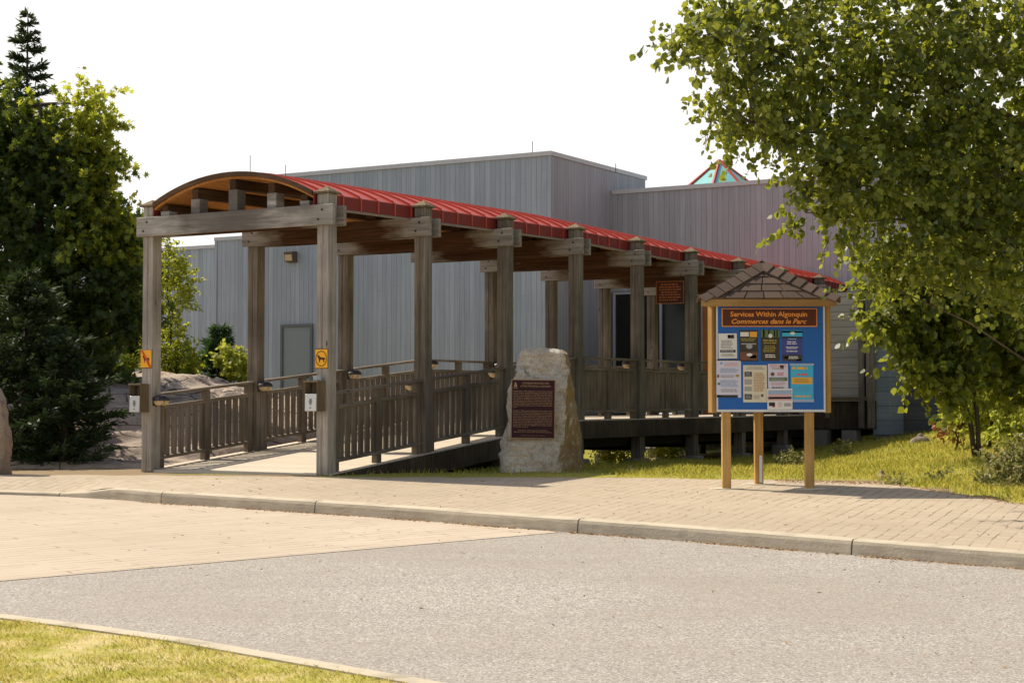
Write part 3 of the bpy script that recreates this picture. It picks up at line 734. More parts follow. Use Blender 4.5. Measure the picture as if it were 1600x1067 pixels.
# deck
mb = MB(); dl = [-.05, 3*BAY, 8.95*BAY]
for a, b in zip(dl, dl[1:]): mb.ybar(-WID-.10, .11, a, b, deck(a)-.04, deck(b)-.04, .04)
mb.build('deck', mat_deck, cw)
for x0 in (.112, -WID-.142):
    mb = MB()
    for a, b in zip(dl, dl[1:]): mb.ybar(x0, x0+.03, a+.02, b, deck(a)-.3, deck(b)-.3, .285)
    mb.build('deck_fascia', mat_skirt, cw)
for x0 in (-.25, -1.6, -WID+.1):
    mb = MB()
    for a, b in ((.9*BAY, 3*BAY), (3*BAY, 8.95*BAY)): mb.ybar(x0, x0+.12, a, b, deck(a)-.46, deck(b)-.46, .4)
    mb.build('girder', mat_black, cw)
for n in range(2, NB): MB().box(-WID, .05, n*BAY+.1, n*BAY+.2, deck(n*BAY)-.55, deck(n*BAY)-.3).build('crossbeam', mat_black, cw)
# railings
NBAL = 12; rest = MB(); count = 0
single = {(0, n) for n in (0, 1, 3, 4)} | {(-1, n) for n in (0, 1, 2)}
for side, x in ((0, 0.0), (-1, -WID)):
    for n in range(NB-1):
        ya, yb = n*BAY+PH_+.005, (n+1)*BAY-PH_-.005
        za, zb = deck(ya), deck(yb)
        rl = MB().ybar(x-.065, x+.065, ya, yb, za+.985, zb+.985, .035).build('railing', mat_rail, cw, .004)
        MB().ybar(x-.04, x+.04, ya, yb, za+.80, zb+.80, .05).build('middle_rail', mat_rail, rl, .004)
        MB().ybar(x-.05, x+.05, ya, yb, za+.12, zb+.12, .04).build('bottom_rail', mat_rail, rl, .004)
        for yn in (ya+.075, (ya+yb)/2, yb-.075):
            zn = deck(yn); MB().box(x-.043, x+.043, yn-.055, yn+.055, zn-.02, zn+.984).build('newel', mat_bal, rl, .004)
        for k in range(NBAL):
            yy = ya + .15 + (yb-ya-.30)*(k+.5)/NBAL
            zz = deck(yy); bm_ = (x-.014, x+.014, yy-(.044 if side else .049), yy+(.044 if side else .049), zz+.163, zz+.812)
            if (side, n) in single: MB().box(*bm_).build('baluster', mat_bal, rl)
            else: rest.box(*bm_)
ro = rest.build('baluster', mat_bal, cw); ro['kind'] = 'stuff'

# lamps on the posts
def lamp_mesh(root):
    hood = MB(); segs = 12
    for i in range(6):
        a = math.pi/2*i/5; r = .115*math.cos(a); z = .085*math.sin(a)
        for j in range(segs): t = 2*math.pi*j/segs; hood.v.append((r*math.cos(t)*.95+.085, r*math.sin(t)*1.1, z))
    for i in range(5):
        for j in range(segs): hood.f.append((i*segs+j, i*segs+(j+1)%segs, (i+1)*segs+(j+1)%segs, (i+1)*segs+j))
    hood.f.append(tuple(range(segs))[::-1]); hood.mi = [0]*len(hood.f)
    hood.box(-.005, .03, -.07, .07, -.07, .05)
    h = hood.build('lamp_hood', mat_hood, root, smooth=False)
    for s in (-1, 1):
        le = MB()
        for i in range(5):
            a = -math.pi/2*i/4; r = .058*math.cos(a); z = .065*math.sin(a)-.002
            for j in range(10): t = 2*math.pi*j/10; le.v.append((r*math.cos(t)*1.4+.09, r*math.sin(t)*.86+s*.054, z))
        for i in range(4):
            for j in range(10): le.f.append((i*10+j, (i+1)*10+j, (i+1)*10+(j+1)%10, i*10+(j+1)%10))
        le.mi = [0]*len(le.f); le.build('lens', mat_cream, root, smooth=True)
lname = ['at the foot of the ramp, left front post', 'second post along the left railing', 'third post along the left railing', 'fourth post along the left railing',
         'fifth post along the left railing', 'sixth post along the left railing']
proto = None
def copy_tree(o):
    r = o.copy(); COL.objects.link(r)
    for ch in list(o.children):
        c = ch.copy(); COL.objects.link(c); c.parent = r
        for g in list(ch.children):
            d = g.copy(); COL.objects.link(d); d.parent = c
    return r
def put_lamp(x, n, label, sgn):
    global proto
    y = n*BAY; p = toworld(x+sgn*PH_, y, deck(y)+.93)
    if proto is None:
        proto = thing('post_lamp', label, 'lamp', p, -ANG, 'hooded lamps on the walkway posts'); lamp_mesh(proto); r = proto
    else: r = copy_tree(proto)
    r.location = p; r.rotation_euler = (0, 0, -ANG + (math.pi if sgn < 0 else 0)); r['label'] = label
for n in range(6): put_lamp(-WID, n, 'dark hooded lamp with cream lenses ' + lname[n], 1)
for n, s in ((1, 'second'), (2, 'third'), (4, 'fifth'), (5, 'sixth')): put_lamp(0, n, 'dark hooded lamp on the ramp side of the %s post along the right railing' % s, -1)

# square yellow signs and ash boxes on the two front posts
def yellow_sign(name, label, lx, ly, zc, kind):
    root = thing(name, label, 'sign', toworld(lx, ly-PH_-.004, zc), -ANG, 'yellow animal signs on the front posts')
    b = MB(); w_, h = .105, .125
    b.box(-w_, w_, -.006, 0, -h, h); b.build('sign_plate', mat_ink, root, .004)
    f = MB(); f.quadxz(-w_+.008, w_-.008, -h+.008, h-.008, -.0085); f.build('sign_face', mat_yellow, root)
    s = MB()
    dog = [(-.062,.030),(-.050,.052),(-.040,.040),(-.028,.036),(-.018,.020),(.020,.012),(.046,.016),(.068,-.014),(.050,-.006),(.046,-.022),(.052,-.048),(.038,-.048),(.032,-.026),(.018,-.014),(-.010,-.012),(-.022,-.030),(-.018,-.050),(-.032,-.050),(-.036,-.022),(-.044,.006)]
    s.polyxz(dog[::-1], -.012)
    k = 24; ro_, ri = .088, .079
    for j in range(k):
        t0, t1 = 2*math.pi*j/k, 2*math.pi*(j+1)/k
        s.polyxz([(ro_*math.cos(t0), ro_*1.12*math.sin(t0)), (ri*math.cos(t0), ri*1.12*math.sin(t0)), (ri*math.cos(t1), ri*1.12*math.sin(t1)), (ro_*math.cos(t1), ro_*1.12*math.sin(t1))], -.0115)
    if kind == 'circle': s.build('animal_symbol', mat_ink, root)
    else:
        s2 = MB(); s2.polyxz(dog[::-1], -.0105); s2.build('animal_symbol', mat_ink, root)
        r_ = MB(); r_.polyxz([(-.088,.112), (.060,-.118), (.094,-.104), (-.058,.118)], -.013); r_.build('red_slash', mat_signred, root)
yellow_sign('animal_sign', 'square yellow sign with dark animal in a circle on the right front post', -.005, 0, 1.475, 'circle')
yellow_sign('animal_sign', 'square yellow sign crossed by a red slash on the left front post', -WID-.005, 0, 1.515, 'slash')
def ash_box(label, lx, zc, cup):
    root = thing('ash_box', label, 'ash box', toworld(lx, -PH_-.002, zc), -ANG, 'metal ash boxes on the front posts')
    w_ = .105
    b = MB()
    b.box(-w_, w_, -.02, 0, -.19, .19); b.box(-w_, -w_+.014, -.17, -.02, -.19, .17); b.box(w_-.014, w_, -.17, -.02, -.19, .17); b.box(-w_-.01, w_+.01, -.18, -.02, .171, .195)
    b.build('wood_housing', mat_lightwood, root, .004)
    f = MB(); f.add([(-w_+.016,-.176,-.188),(w_-.016,-.176,-.188),(w_-.016,-.172,.03),(-w_+.016,-.172,.03),(-w_+.016,-.03,-.188),(w_-.016,-.03,-.188),(w_-.016,-.03,.03),(-w_+.016,-.03,.03)], MB.BF)
    fr = f.build('metal_tray', mat_metal, root, .004)
    e = MB(); e.polyxz([(.0,-.12),(.012,-.10),(.022,-.07),(.012,-.035),(0,-.025),(-.012,-.035),(-.022,-.07),(-.012,-.10)], -.180); e.polyxz([(-.014,-.155),(.014,-.155),(.014,-.140),(-.014,-.140)], -.180); e.build('emblem', plain('grey_ink', (.2,.21,.2), .6), fr)
    return root
ash_box('small metal ash box with wooden sides on the left front post, nothing on top', -WID-.06, .985, False)
ash_box('cream faced metal ash box on the right front post, container on top', -.05, 1.00, True)
pl = MB(); pts = []
m_cup = M('clear_plastic', .15, .5); m_cup.color((.62,.68,.72)); m_cup.b.inputs['Transmission Weight'].default_value = .5
for i, (r_, z) in enumerate([(.052,0), (.056,.04), (.060,.055), (.0605,.06)]):
    for j in range(14): t = 2*math.pi*j/14; pl.v.append((r_*math.cos(t), r_*math.sin(t), z))
for i in range(3):
    for j in range(14): pl.f.append((i*14+j, i*14+(j+1)%14, (i+1)*14+(j+1)%14, (i+1)*14+j))
pl.f += [tuple(range(14))[::-1], tuple(42+j for j in range(14))]; pl.mi = [0]*len(pl.f)
tag(pl.build('plastic_container', m_cup.m, None, loc=toworld(-.01, -PH_-.09, 1.197)), 'small clear plastic container lying on top of the right ash box', 'container')

# brown notice hanging under the walkway roof
q = at(1047, 457, 31.5)
root = thing('hanging_sign', 'brown notice with orange lines of writing hanging beneath the walkway roof', 'sign', q, R(-17))
b = MB().box(-.26, .26, -.012, .012, -.205, .205).build('sign_board', plain('dim_brown_sign', (.045,.011,.004), .6), root)  # board and lettering colours darkened to paint in the roof's shade
b = MB()
for a in ((-.26,.26,-.205,-.193), (-.26,.26,.193,.205), (-.26,-.248,-.193,.193), (.248,.26,-.193,.193)): b.quadxz(*a, -.016)
rd = random.Random(5)
for i in range(7):
    z = .145 - i*.047; x = -.20 if i not in (0, 3) else -.17; xe = .20 if i not in (0, 3, 6) else .15
    while x < xe:
        wd = rd.uniform(.02, .07); b.quadxz(x, min(x+wd, xe), z-.012, z+.012, -.016); x += wd+.012
b.build('lettering', plain('dim_orange_paint', (.34,.10,.02), .5), root)
for xh in (-.2, .2): MB().tube([(xh,0,.205), (xh,0,.34)], .006, 5).build('hanger', mat_dark, root)

# ------------------------------------------------------------------ building
bd = thing('visitor_building', 'large flat roofed building clad in silver vertical boards behind the walkway', 'building', P0, -ANG)
TX, TY, TH = -6.2, 17.07, 6.71
wall = MB().box(-14.4, TX, TY, 22.1, .3, TH).build('wall', mat_side, bd)
wall2 = MB().box(-16.15, -14.404, TY, 24, .3, 5.21).build('wall', mat_side, bd)
wall3 = MB().box(-32, -16.154, TY+1.5, 26, .3, 5.21).build('wall', mat_side, bd)
MB().box(TX-1.0, TX+.006, TY+.006, 22.09, .3, TH-.004).build('wall', mat_side2, bd)
ew = MB().box(TX+.002, 16, 20.16, 27, 3.73, 6.13).build('wall', mat_side2, bd)
MB().box(-3.0, 16, 20.163, 27, .6, 3.727).build('wall', mat_side2, bd); MB().box(-3.88, -3.76, 20.2, 20.6, .6, 3.727).build('wall', mat_side2, bd)
MB().box(TX+.01, 16, 20.5, 26, .4, .72).build('floor_slab', mat_conc, bd)
MB().box(TX+.01, 12, 24, 24.2, .72, 3.72).build('lobby_wall', plain('dim_lobby_wall', (.05,.055,.045), .9), bd)
tr = MB(); tr2 = MB(); tr3 = MB(); tr4 = MB()
tr.box(-14.43, TX+.04, TY-.04, TY+.05, TH, TH+.10); tr.box(TX-.05, TX+.04, TY+.05, 22.13, TH, TH+.10); tr.box(-14.43, -14.36, TY+.05, 22.1, TH, TH+.1)
tr2.box(-16.18, -14.406, TY-.035, TY+.05, 5.21, 5.30); tr2.box(-16.18, -16.10, TY+.05, 24, 5.21, 5.30)
tr3.box(-32, -16.19, TY+1.46, TY+1.56, 5.21, 5.30)
tr4.box(TX+.045, 16, 20.12, 20.2, 6.13, 6.23)
for t_ in (tr, tr2, tr3, tr4): t_.build('parapet_cap', mat_trim, bd)
MB().box(TX-.05, TX+.025, TY-.02, TY-.001, .3, TH-.002).build('corner_board', mat_side, bd); MB().box(-16.17, -16.10, TY-.02, TY-.001, .3, 5.208).build('corner_board', mat_side, bd)
# grey service door in the long wall
dx0, dx1, dzt = -13.92, -13.06, 2.91
fr = MB(); 
fr.box(dx0-.07, dx0, TY-.05, TY-.002, .6, dzt+.07); fr.box(dx1, dx1+.07, TY-.05, TY-.002, .6, dzt+.07); fr.box(dx0, dx1, TY-.05, TY-.002, dzt, dzt+.07)
dr = MB().box(dx0+.003, dx1-.003, TY-.02, TY-.001, .6, dzt-.003).build('door', mat_door, bd)
fr.build('frame', plain('dark_door_frame', (.12,.14,.14), .6), dr)
hb = MB(); hb.box(dx1-.10, dx1-.06, TY-.06, TY-.021, 1.62, 1.72); hb.build('handle', mat_dark, dr)
# entrance glazing
def window(x0, x1, z0, z1, y=20.14, nm=1):
    f = MB(); t = .06
    f.box(x0, x0+t, y-.05, y+.04, z0, z1); f.box(x1-t, x1, y-.05, y+.04, z0, z1); f.box(x0+t, x1-t, y-.05, y+.04, z1-t, z1); f.box(x0+t, x1-t, y-.05, y+.04, z0, z0+t)
    for k in range(nm): xm = x0+(x1-x0)*(k+1)/(nm+1); f.box(xm-.03, xm+.03, y-.045, y+.035, z0+t, z1-t)
    o = f.build('window', mat_wframe, bd); MB().box(x0+t, x1-t, y-.005, y+.005, z0+t, z1-t).build('pane', mat_glass, o)
window(-6.12, -5.05, .75, 3.71, nm=1); window(-4.86, -3.9, .75, 3.71, nm=0)
f = MB(); f.box(-5.05, -4.86, 20.10, 20.17, .75, 3.84); f.build('mullion_post', mat_dark, bd)
d2 = MB().box(-3.74, -3.02, 20.12, 20.17, .74, 3.47).build('entrance_door', mat_orange, bd)
MB().box(-3.1, -3.06, 20.07, 20.118, 1.6, 1.9).build('handle', mat_dark, d2)
MB().box(-3.74, -3.02, 20.12, 20.17, 3.474, 3.725).build('door_header', mat_white, bd)
# pale lap-sided panel, posts and the blue-grey wing on the right
def loc_of(p): return cw_m.inverted() @ p
lp0, lp1 = loc_of(at(1296, 560, 36.6)), None
yl = lp0.y; xl = lp0.x
MB().box(xl, xl+.66, yl, yl+.12, 1.10, 3.30).build('siding_panel', mat_lap, bd)
MB().box(xl-.06, xl+.86, yl-.12, yl+.14, 1.02, 1.097).build('ledge', mat_lightwood, bd)
mb = MB(); mb.box(xl-.10, xl-.003, yl-.02, yl+.12, .65, 3.30); mb.build('trim_post', mat_lightwood, bd)
for k in (0, 1): MB().box(xl+.68+.19*k, xl+.80+.19*k, yl-.15, yl, .45, 3.3).build('trim_post', mat_post, bd)
MB().box(xl-1.6, xl+1.0, yl+.05, yl+.5, .42, 1.01).build('plinth', mat_skirt, bd)
for k in (-1.1, -.2, .45): MB().box(xl+k-.16, xl+k+.16, yl-.1, yl+.2, -.3, .4).build('pier', mat_conc, bd)
cpt = loc_of(at(1391, 660, 36.0)); wb = .30
MB().box(cpt.x-.37, cpt.x, cpt.y, cpt.y+7, wb, 4.2).build('wing_wall', mat_wing, bd)
MB().box(cpt.x-.33, cpt.x-.03, cpt.y+.04, cpt.y+.34, -.1, wb).build('pier', mat_conc, bd)
MB().box(cpt.x-.365, cpt.x-.335, cpt.y-.012, cpt.y-.001, wb, 4.2).build('corner_board', mat_wing, bd); MB().box(cpt.x-.03, cpt.x+.006, cpt.y-.012, cpt.y-.001, wb, 4.2).build('corner_board', mat_wing, bd)
# wing's long side, its shade painted in as darker siding
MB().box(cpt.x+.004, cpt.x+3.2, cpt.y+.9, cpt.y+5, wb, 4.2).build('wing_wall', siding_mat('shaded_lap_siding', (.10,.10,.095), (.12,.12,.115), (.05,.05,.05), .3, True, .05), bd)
# skylights
def skylight(px, apex_py, Y, rad, drop):
    a = loc_of(at(px, apex_py, Y)); k = 8; z0 = a.z-drop
    f = MB(); pn = MB(); ring = [(a.x+rad*math.cos(2*math.pi*(j+.3)/k), a.y+rad*math.sin(2*math.pi*(j+.3)/k), z0) for j in range(k)]
    pn.add([tuple(p) for p in ring]+[tuple(a)], [(j,(j+1)%k,k) for j in range(k)])
    for j in range(k):
        f.tube([ring[j], tuple(a)], .045, 5); f.tube([ring[j], ring[(j+1)%k]], .05, 5)
    o = f.build('skylight', mat_redtrim, bd); pn.build('pane', mat_teal, o)
    MB().prism([(p[0], p[1]) for p in ring], 6.0, z0-.03).build('curb', mat_trim, o)
skylight(1124, 251, 46, 1.25, .98); skylight(1325, 236, 46, 1.25, .98)
for px, p0, p1, Y in ((391,372,243,45.2), (446,286,258,43.47), (832,246,221,40.2), (962,270,256,41.5), (1247,300,262,44)):
    a, b = loc_of(at(px, p0, Y)), loc_of(at(px, p1, Y)); MB().tube([a, b], .008, 5).build('lightning_rod', mat_dark, bd)
# boxy wall lamp
q = at(453, 402, 43.45); lq = loc_of(q)
root = thing('wall_lamp', 'boxy bronze floodlight mounted high on the grey board wall', 'lamp', toworld(lq.x, TY-.002, q.z), -ANG)
b = MB(); b.add([(-.14,0,-.13),(.14,0,-.13),(.14,0,.15),(-.14,0,.15),(-.13,-.17,-.11),(.13,-.17,-.11),(.13,-.22,.13),(-.13,-.22,.13)], [(0,1,2,3),(4,7,6,5),(0,4,5,1),(1,5,6,2),(2,6,7,3),(3,7,4,0)])
b.build('housing', plain('bronze_housing', (.10,.085,.06), .5), root)
MB().add([(-.11,-.178,-.09),(.11,-.178,-.09),(.11,-.212,.06),(-.11,-.212,.06)], [(0,1,2,3)]).build('lens', mat_cream, root)

# ------------------------------------------------------------------ boulder with plaque
def rockmesh(name, rowsdef, mat, nseg=10, levels=44, amp=.03, seed=0, parent=None, cuts=()):
    """rowsdef: list of (z, [corner points xy]) from bottom to top"""
    mb = MB(); k = len(rowsdef[0][1]); per = k*nseg
    zs = [r[0] for r in rowsdef]
    for l in range(levels+1):
        z = zs[0]+(zs[-1]-zs[0])*l/levels
        i = max(j for j in range(len(zs)) if zs[j] <= z+1e-6); i = min(i, len(zs)-2); t = (z-zs[i])/(zs[i+1]-zs[i])
        cs = [Vector(a).lerp(Vector(b), t) for a, b in zip(rowsdef[i][1], rowsdef[i+1][1])]
        for c in range(k):
            for s_ in range(nseg):
                u = s_/nseg; a, b = cs[c], cs[(c+1) % k]
                p = a.lerp(b, u)
                pr, nx_ = cs[(c-1) % k], cs[(c+2) % k]
                if u < .2: p = p.lerp((a.lerp(b, .2)+a.lerp(pr, .2))/2, .3*(1-u/.2))
                if u > .8: p = p.lerp((a.lerp(b, .8)+b.lerp(nx_, .2))/2, .3*(u-.8)/.2)
                q = Vector((p.x, p.y, z))
                for cpnt, cn in cuts:
                    e_ = (q-cpnt).dot(cn)
                    if e_ > 0: q -= cn*e_
                n0 = Vector((q.x, q.y, q.z*1.3+seed))
                dv = noise.noise_vector(n0*2.2)*amp*1.4 + noise.noise_vector(n0*6)*amp*.7 + noise.noise_vector(n0*17)*amp*.3
                st = math.floor((q.z*2.1+q.x*.9+.7*noise.noise(n0*1.1))*3)/3
                dv += Vector((0, amp*.9*noise.noise((st*7, seed, 1)), 0))
                mb.v.append(tuple(q+dv))
    for l in range(levels):
        for j in range(per): mb.f.append((l*per+j, l*per+(j+1)%per, (l+1)*per+(j+1)%per, (l+1)*per+j))
    top = [Vector(mb.v[levels*per+j]) for j in range(per)]; c = sum(top, Vector())/per
    prev = levels*per
    for sc, dz in ((.86,.025), (.6,.045), (.3,.05)):
        o = len(mb.v)
        for p in top:
            q = c.lerp(p, sc); q.z = p.z*.5+c.z*.5+dz + noise.noise(q*6)*amp*.8; mb.v.append(tuple(q))
        for j in range(per): mb.f.append((prev+j, prev+(j+1)%per, o+(j+1)%per, o+j))
        prev = o
    mb.v.append((c.x, c.y, c.z+.05)); mb.f += [(prev+j, prev+(j+1)%per, len(mb.v)-1) for j in range(per)]
    mb.mi = [0]*len(mb.f); o = mb.build(name, mat, parent, smooth=True)
    return o
YF = 23.25
def bx(px, Y): return (px-800)/F*Y
rows_ = []
for py, lp, fp, rp, dfr in [(752,774,876,916,-.04), (690,780,874,914,-.02), (650,788,873,912,0), (612,794,872,908,.0), (596,799,873,905,.0), (572,803,882,899,.08), (556,807,881,894,.18), (546,811,876,889,.30)]:
    z = at(800, py, YF).z; yf = YF+dfr; yr = YF+.62; yb = YF+1.0
    rows_.append((z, [(bx(lp, yf+.1), yf+.12), (bx(lp+9, yf), yf), (bx(fp, yf), yf), (bx(rp, yr), yr), (bx(rp-22, yb), yb), (bx(lp+20, yb), yb)]))
rows_.sort(key=lambda r: r[0])
def cut(px, py, Y, n): return (at(px, py, Y), Vector(n).normalized())
CUTS = [cut(800,640,YF+.10,(-1,-.45,.18)), cut(806,572,YF+.15,(-1,-.25,.75)), cut(876,660,YF+.02,(.75,-.75,.08)), cut(850,566,YF+.10,(.1,-1,.9)), cut(845,549,YF+.5,(.05,-.1,1)), cut(790,700,YF+.05,(-.8,-.8,.1)), cut(830,715,YF-.03,(.1,-1,.25)), cut(905,690,YF+.5,(1,-.1,.12))]
bo = rockmesh('boulder', rows_, mat_boulder, 16, 84, .042, 3, None, CUTS); tag(bo, 'tall standing granite boulder carrying a maroon plaque beside the ramp', 'boulder')
# plaque
c = at(833, 639, YF-.055)
root = thing('plaque', 'maroon historical plaque with raised bronze writing fixed to the standing boulder', 'plaque', c, R(1.0)); root.rotation_euler = (R(-1), R(.8), 0)
pw, ph = .297, .397
MB().box(-pw, pw, -.012, .02, -ph, ph).build('plaque_rim', mat_gold, root, .004)
MB().box(-pw+.012, pw-.012, -.0145, -.010, -ph+.012, ph-.012).build('plaque_face', mat_plq, root)
t = MB(); yy = -.0175
put_text(t, 'ALGONQUIN PROVINCIAL PARK', .034, .03, .335, yy, .36, bold=.012)
put_text(t, 'LE PARC PROVINCIAL ALGONQUIN', .034, .03, .295, yy, .40, bold=.012)
en = ['Established in 1893, Algonquin was the first provincial', 'park in Ontario and the forerunner of an extensive park', 'system. It was created as a wildlife sanctuary and to', 'preserve the headwaters of the rivers that rise within', 'its boundaries. Logging, which had begun here earlier in', 'the century, was allowed to continue. The landscape of', 'the park soon drew campers, canoeists and artists, and its', 'lakes and hills have been known ever since through their', 'paintings and the accounts of those who travelled here', 'by rail, on foot and by canoe in every season of the', 'year.']
frn = ['Fonde en 1893, le parc Algonquin fut le premier parc', 'provincial en Ontario et le precurseur du vaste reseau', 'de parcs. Il fut cree pour proteger la faune et pour', 'conserver les eaux d\'amont des rivieres qui prennent', 'leur source dans ses limites. L\'exploitation de la', 'foret, commencee plus tot dans le siecle, put se', 'poursuivre. Les paysages du parc attirerent bientot les', 'campeurs, les canoteurs et les peintres, et ses lacs', 'et ses collines sont connus depuis par leurs oeuvres', 'et par les recits des voyageurs de chaque saison', 'de l\'annee au parc.']
for i, s_ in enumerate(en): put_text(t, s_, .021, -.265, .232-i*.0215, yy, .52 if i < 10 else .05, 'LEFT', bold=.012)
for i, s_ in enumerate(frn): put_text(t, s_, .021, -.265, -.030-i*.0215, yy, .52 if i < 10 else .2, 'LEFT', bold=.012)
put_text(t, 'Ontario Heritage Foundation', .02, 0, -.292, yy, .40, bold=.01); put_text(t, 'Ministry of Culture and Communications', .02, 0, -.315, yy, .50, bold=.01); put_text(t, 'Fondation du patrimoine ontarien', .016, 0, -.36, yy, .32)
t.polyxz([(-.262,.292),(-.218,.292),(-.222,.318),(-.226,.338),(-.240,.362),(-.254,.338),(-.258,.318)], yy); t.quadxz(-.268, -.212, .274, .281, yy)
t.build('lettering', mat_gold, root)
# other rocks
def small_rock(name, label, x, y, z, rx_, ry_, rz_, seed, mat=mat_stone, group=None, cat='stone'):
    rowsd = []
    for k in range(6):
        tt = k/5; s_ = math.sqrt(max(.05, 1-(tt*.97)**2))
        rowsd.append((z-.05+rz_*tt, [(x+rx_*s_*math.cos(a)*(1+.15*noise.noise((a, seed, 0))), y+ry_*s_*math.sin(a)*(1+.15*noise.noise((a, seed, 4)))) for a in [2*math.pi*j/7 for j in range(7)]]))
    tag(rockmesh(name, rowsd, mat, 4, 10, min(rx_, rz_)*.10, seed), label, cat, group)
p = at(-26, 735, 22.4)
rowsd = []
for zz, s_ in ((0,1.05), (.3,1.02), (.7,.9), (1.0,.78), (1.2,.55), (1.28,.4)):
    rowsd.append((zz-.1, [(p.x+.02+s_*.34*math.cos(a), p.y+s_*.3*math.sin(a)) for a in [2*math.pi*j/6+.4 for j in range(6)]]))
tag(rockmesh('boulder', rowsd, mat_stone, 6, 24, .04, 11), 'rounded brown boulder cut by the left edge beside the dark tree', 'boulder')
for i, (px, py, Y, r_, lb) in enumerate([(986,737,23.2,.13,'flat pale stone lying in front of the walkway piers'), (1378,742,21.6,.13,'grey stone at the grass edge right of the noticeboard'), (803,741,22.6,.06,'small pale stone at the foot of the standing boulder'), (868,740,22.6,.05,'tiny stone right of the standing boulder foot'), (1438,688,32,.22,'pale stone beside the dark wing wall'), (1030,712,31,.3,'reddish broken rock beneath the walkway')]):
    q = at(px, py, Y); small_rock('stone', lb, q.x, Y, terr(q.x, Y), r_, r_*.8, r_*.75, 20+i, mat_stone, 'loose stones on the grass')

# granite outcrop on the left
oc = MB(); ox = np.linspace(-17, -1.2, 230); oy = np.linspace(24.0, 41, 230)
def ocz(x, y):
    lx, ly = walk_local(x, y)
    keep = smooth(-3.25, -4.6, lx)*smooth(-16.5, -13, x)
    f = y + .35*noise.noise((x*.5, y*.2, 0))
    front = smooth(24.2+.25*max(0, -6.5-x), 31.0, f)
    h = (1.62-.42*smooth(-7.5, -4.2, x - .13*(y-30)))*front**.75*keep*(1-.22*smooth(33, 40, y))
    h *= 1 - .10*smooth(-6.5, -4, x)
    # sheet joints: stepped ledges
    st = .22; q = (h + .10*noise.noise((x*.7, y*.7, 2)))/st; fr_ = q-math.floor(q)
    h = .22*h + .78*st*(math.floor(q)+smooth(.3, .75, fr_))
    h += .06*noise.noise((x*1.3, y*1.3, 4)) + .022*noise.noise((x*4, y*4, 5)) + .014*noise.noise((x*9, y*9, 6))
    cr = abs(noise.noise((x*.55+y*.25, y*.9, 11))); h -= .16*(1-smooth(0, .05, cr))*front
    cr = abs(noise.noise((x*.9-y*.3, y*.5, 17))); h -= .10*(1-smooth(0, .04, cr))*front
    return terr(x, y) - .12 + h
for y in oy:
    for x in ox: oc.v.append((x, y, ocz(x, y)))
m_ = len(ox)
oc.f = [(j*m_+i, j*m_+i+1, (j+1)*m_+i+1, (j+1)*m_+i) for j in range(len(oy)-1) for i in range(m_-1)]; oc.mi = [0]*len(oc.f)
tag(oc.build('rock_outcrop', mat_rock, smooth=True), 'low bare granite outcrop between the dark trees and the ramp', 'rock outcrop')

# ------------------------------------------------------------------ noticeboard
KY = 19.86; pk = [gnd(1135, 763), gnd(1265, 763), gnd(1185.5, 756)]
kc = Vector(((pk[0].x+pk[1].x)/2, KY, S(KY)))
kr = thing('noticeboard', 'wooden noticeboard shelter with blue panel and brown shingle roof on three posts', 'noticeboard', kc)
def K(px, py, dy=0.0): v = at(px, py, KY+dy); return v - kc
mat_foot = plain('footing_concrete', (.62,.57,.47), .9)
zt = K(1200, 476).z; zb_ = K(1200, 643.5).z
for i, p in enumerate(pk):
    q = p - kc; lg = MB().box(q.x-.05, q.x+.05, q.y-.045 if i < 2 else q.y-.05, q.y+.055, q.z-.05, zb_+.3).build('leg', mat_kwood, kr, .006)
    MB().prism([(q.x+.15*math.cos(a)*(1.3), q.y+.13*math.sin(a)) for a in [2*math.pi*j/14 for j in range(14)]], q.z-.04, q.z+.004).build('footing', mat_foot, lg)
    if i == 2: MB().box(q.x+.0, q.x+.035, q.y-.062, q.y-.052, q.z+.02, q.z+.34).build('metal_strip', mat_metal, lg)
xl_, xr_ = K(1118.5, 560).x, K(1288, 560).x
MB().box(xl_-.0, xr_+.0, -.055, -.03, zb_, zt).build('white_frame', mat_white, kr)
MB().box(xl_+.018, xr_-.022, -.060, -.0555, zb_+.028, zt-.004).build('panel', mat_blue, kr)
tri = [(xl_-.042, .012), (xr_+.034, .012), ((xl_+xr_)/2+.02, .98)]
for a, b in ((tri[1], tri[2]), (tri[2], tri[0])):
    d = (Vector(b)-Vector(a)).normalized(); nn_ = Vector((-d.y, d.x))*.02
    poly = [Vector(a)+d*.08+nn_, Vector(b)-d*.08+nn_, Vector(b)-d*.08-nn_, Vector(a)+d*.08-nn_]
    MB().prism([tuple(v) for v in poly][::-1], zb_, zt).build('side_panel', mat_kwood, kr)   # the other two faces of the shelter
for (x, y), an in zip(tri, (R(38), R(-20), 0)):
    h = .036; cs = [(x+h*(math.cos(an)*a-math.sin(an)*b), y+h*(math.sin(an)*a+math.cos(an)*b)) for a, b in ((-1,-1),(1,-1),(1,1),(-1,1))]
    MB().prism(cs, zb_-.01, zt+.01).build('corner_post', mat_kwood, kr, .004)
ex0, ex1 = K(1095.5, 467, -.2).x, K(1308, 467, -.2).x; ez = K(1200, 467, -.2).z; ez0 = K(1200, 478, -.2).z
e3 = ((ex0+ex1)/2, -.2+(ex1-ex0)*.866); ecs = [(ex0, -.2), (ex1, -.2), e3]
apex = Vector(((ex0+ex1)/2-.02, -.2+(ex1-ex0)*.289, K(1197, 411, .23).z))
MB().prism(ecs, ez0, ez).build('eave_board', mat_kwoodx, kr, .004)
mb = MB()
cor = [Vector((x, y, ez+.004)) for x, y in ecs]; cen = Vector((sum(c.x for c in cor)/3, sum(c.y for c in cor)/3, ez))
cor = [cen + (c-cen)*1.015 for c in cor]
NC = 5; rd = random.Random(4)
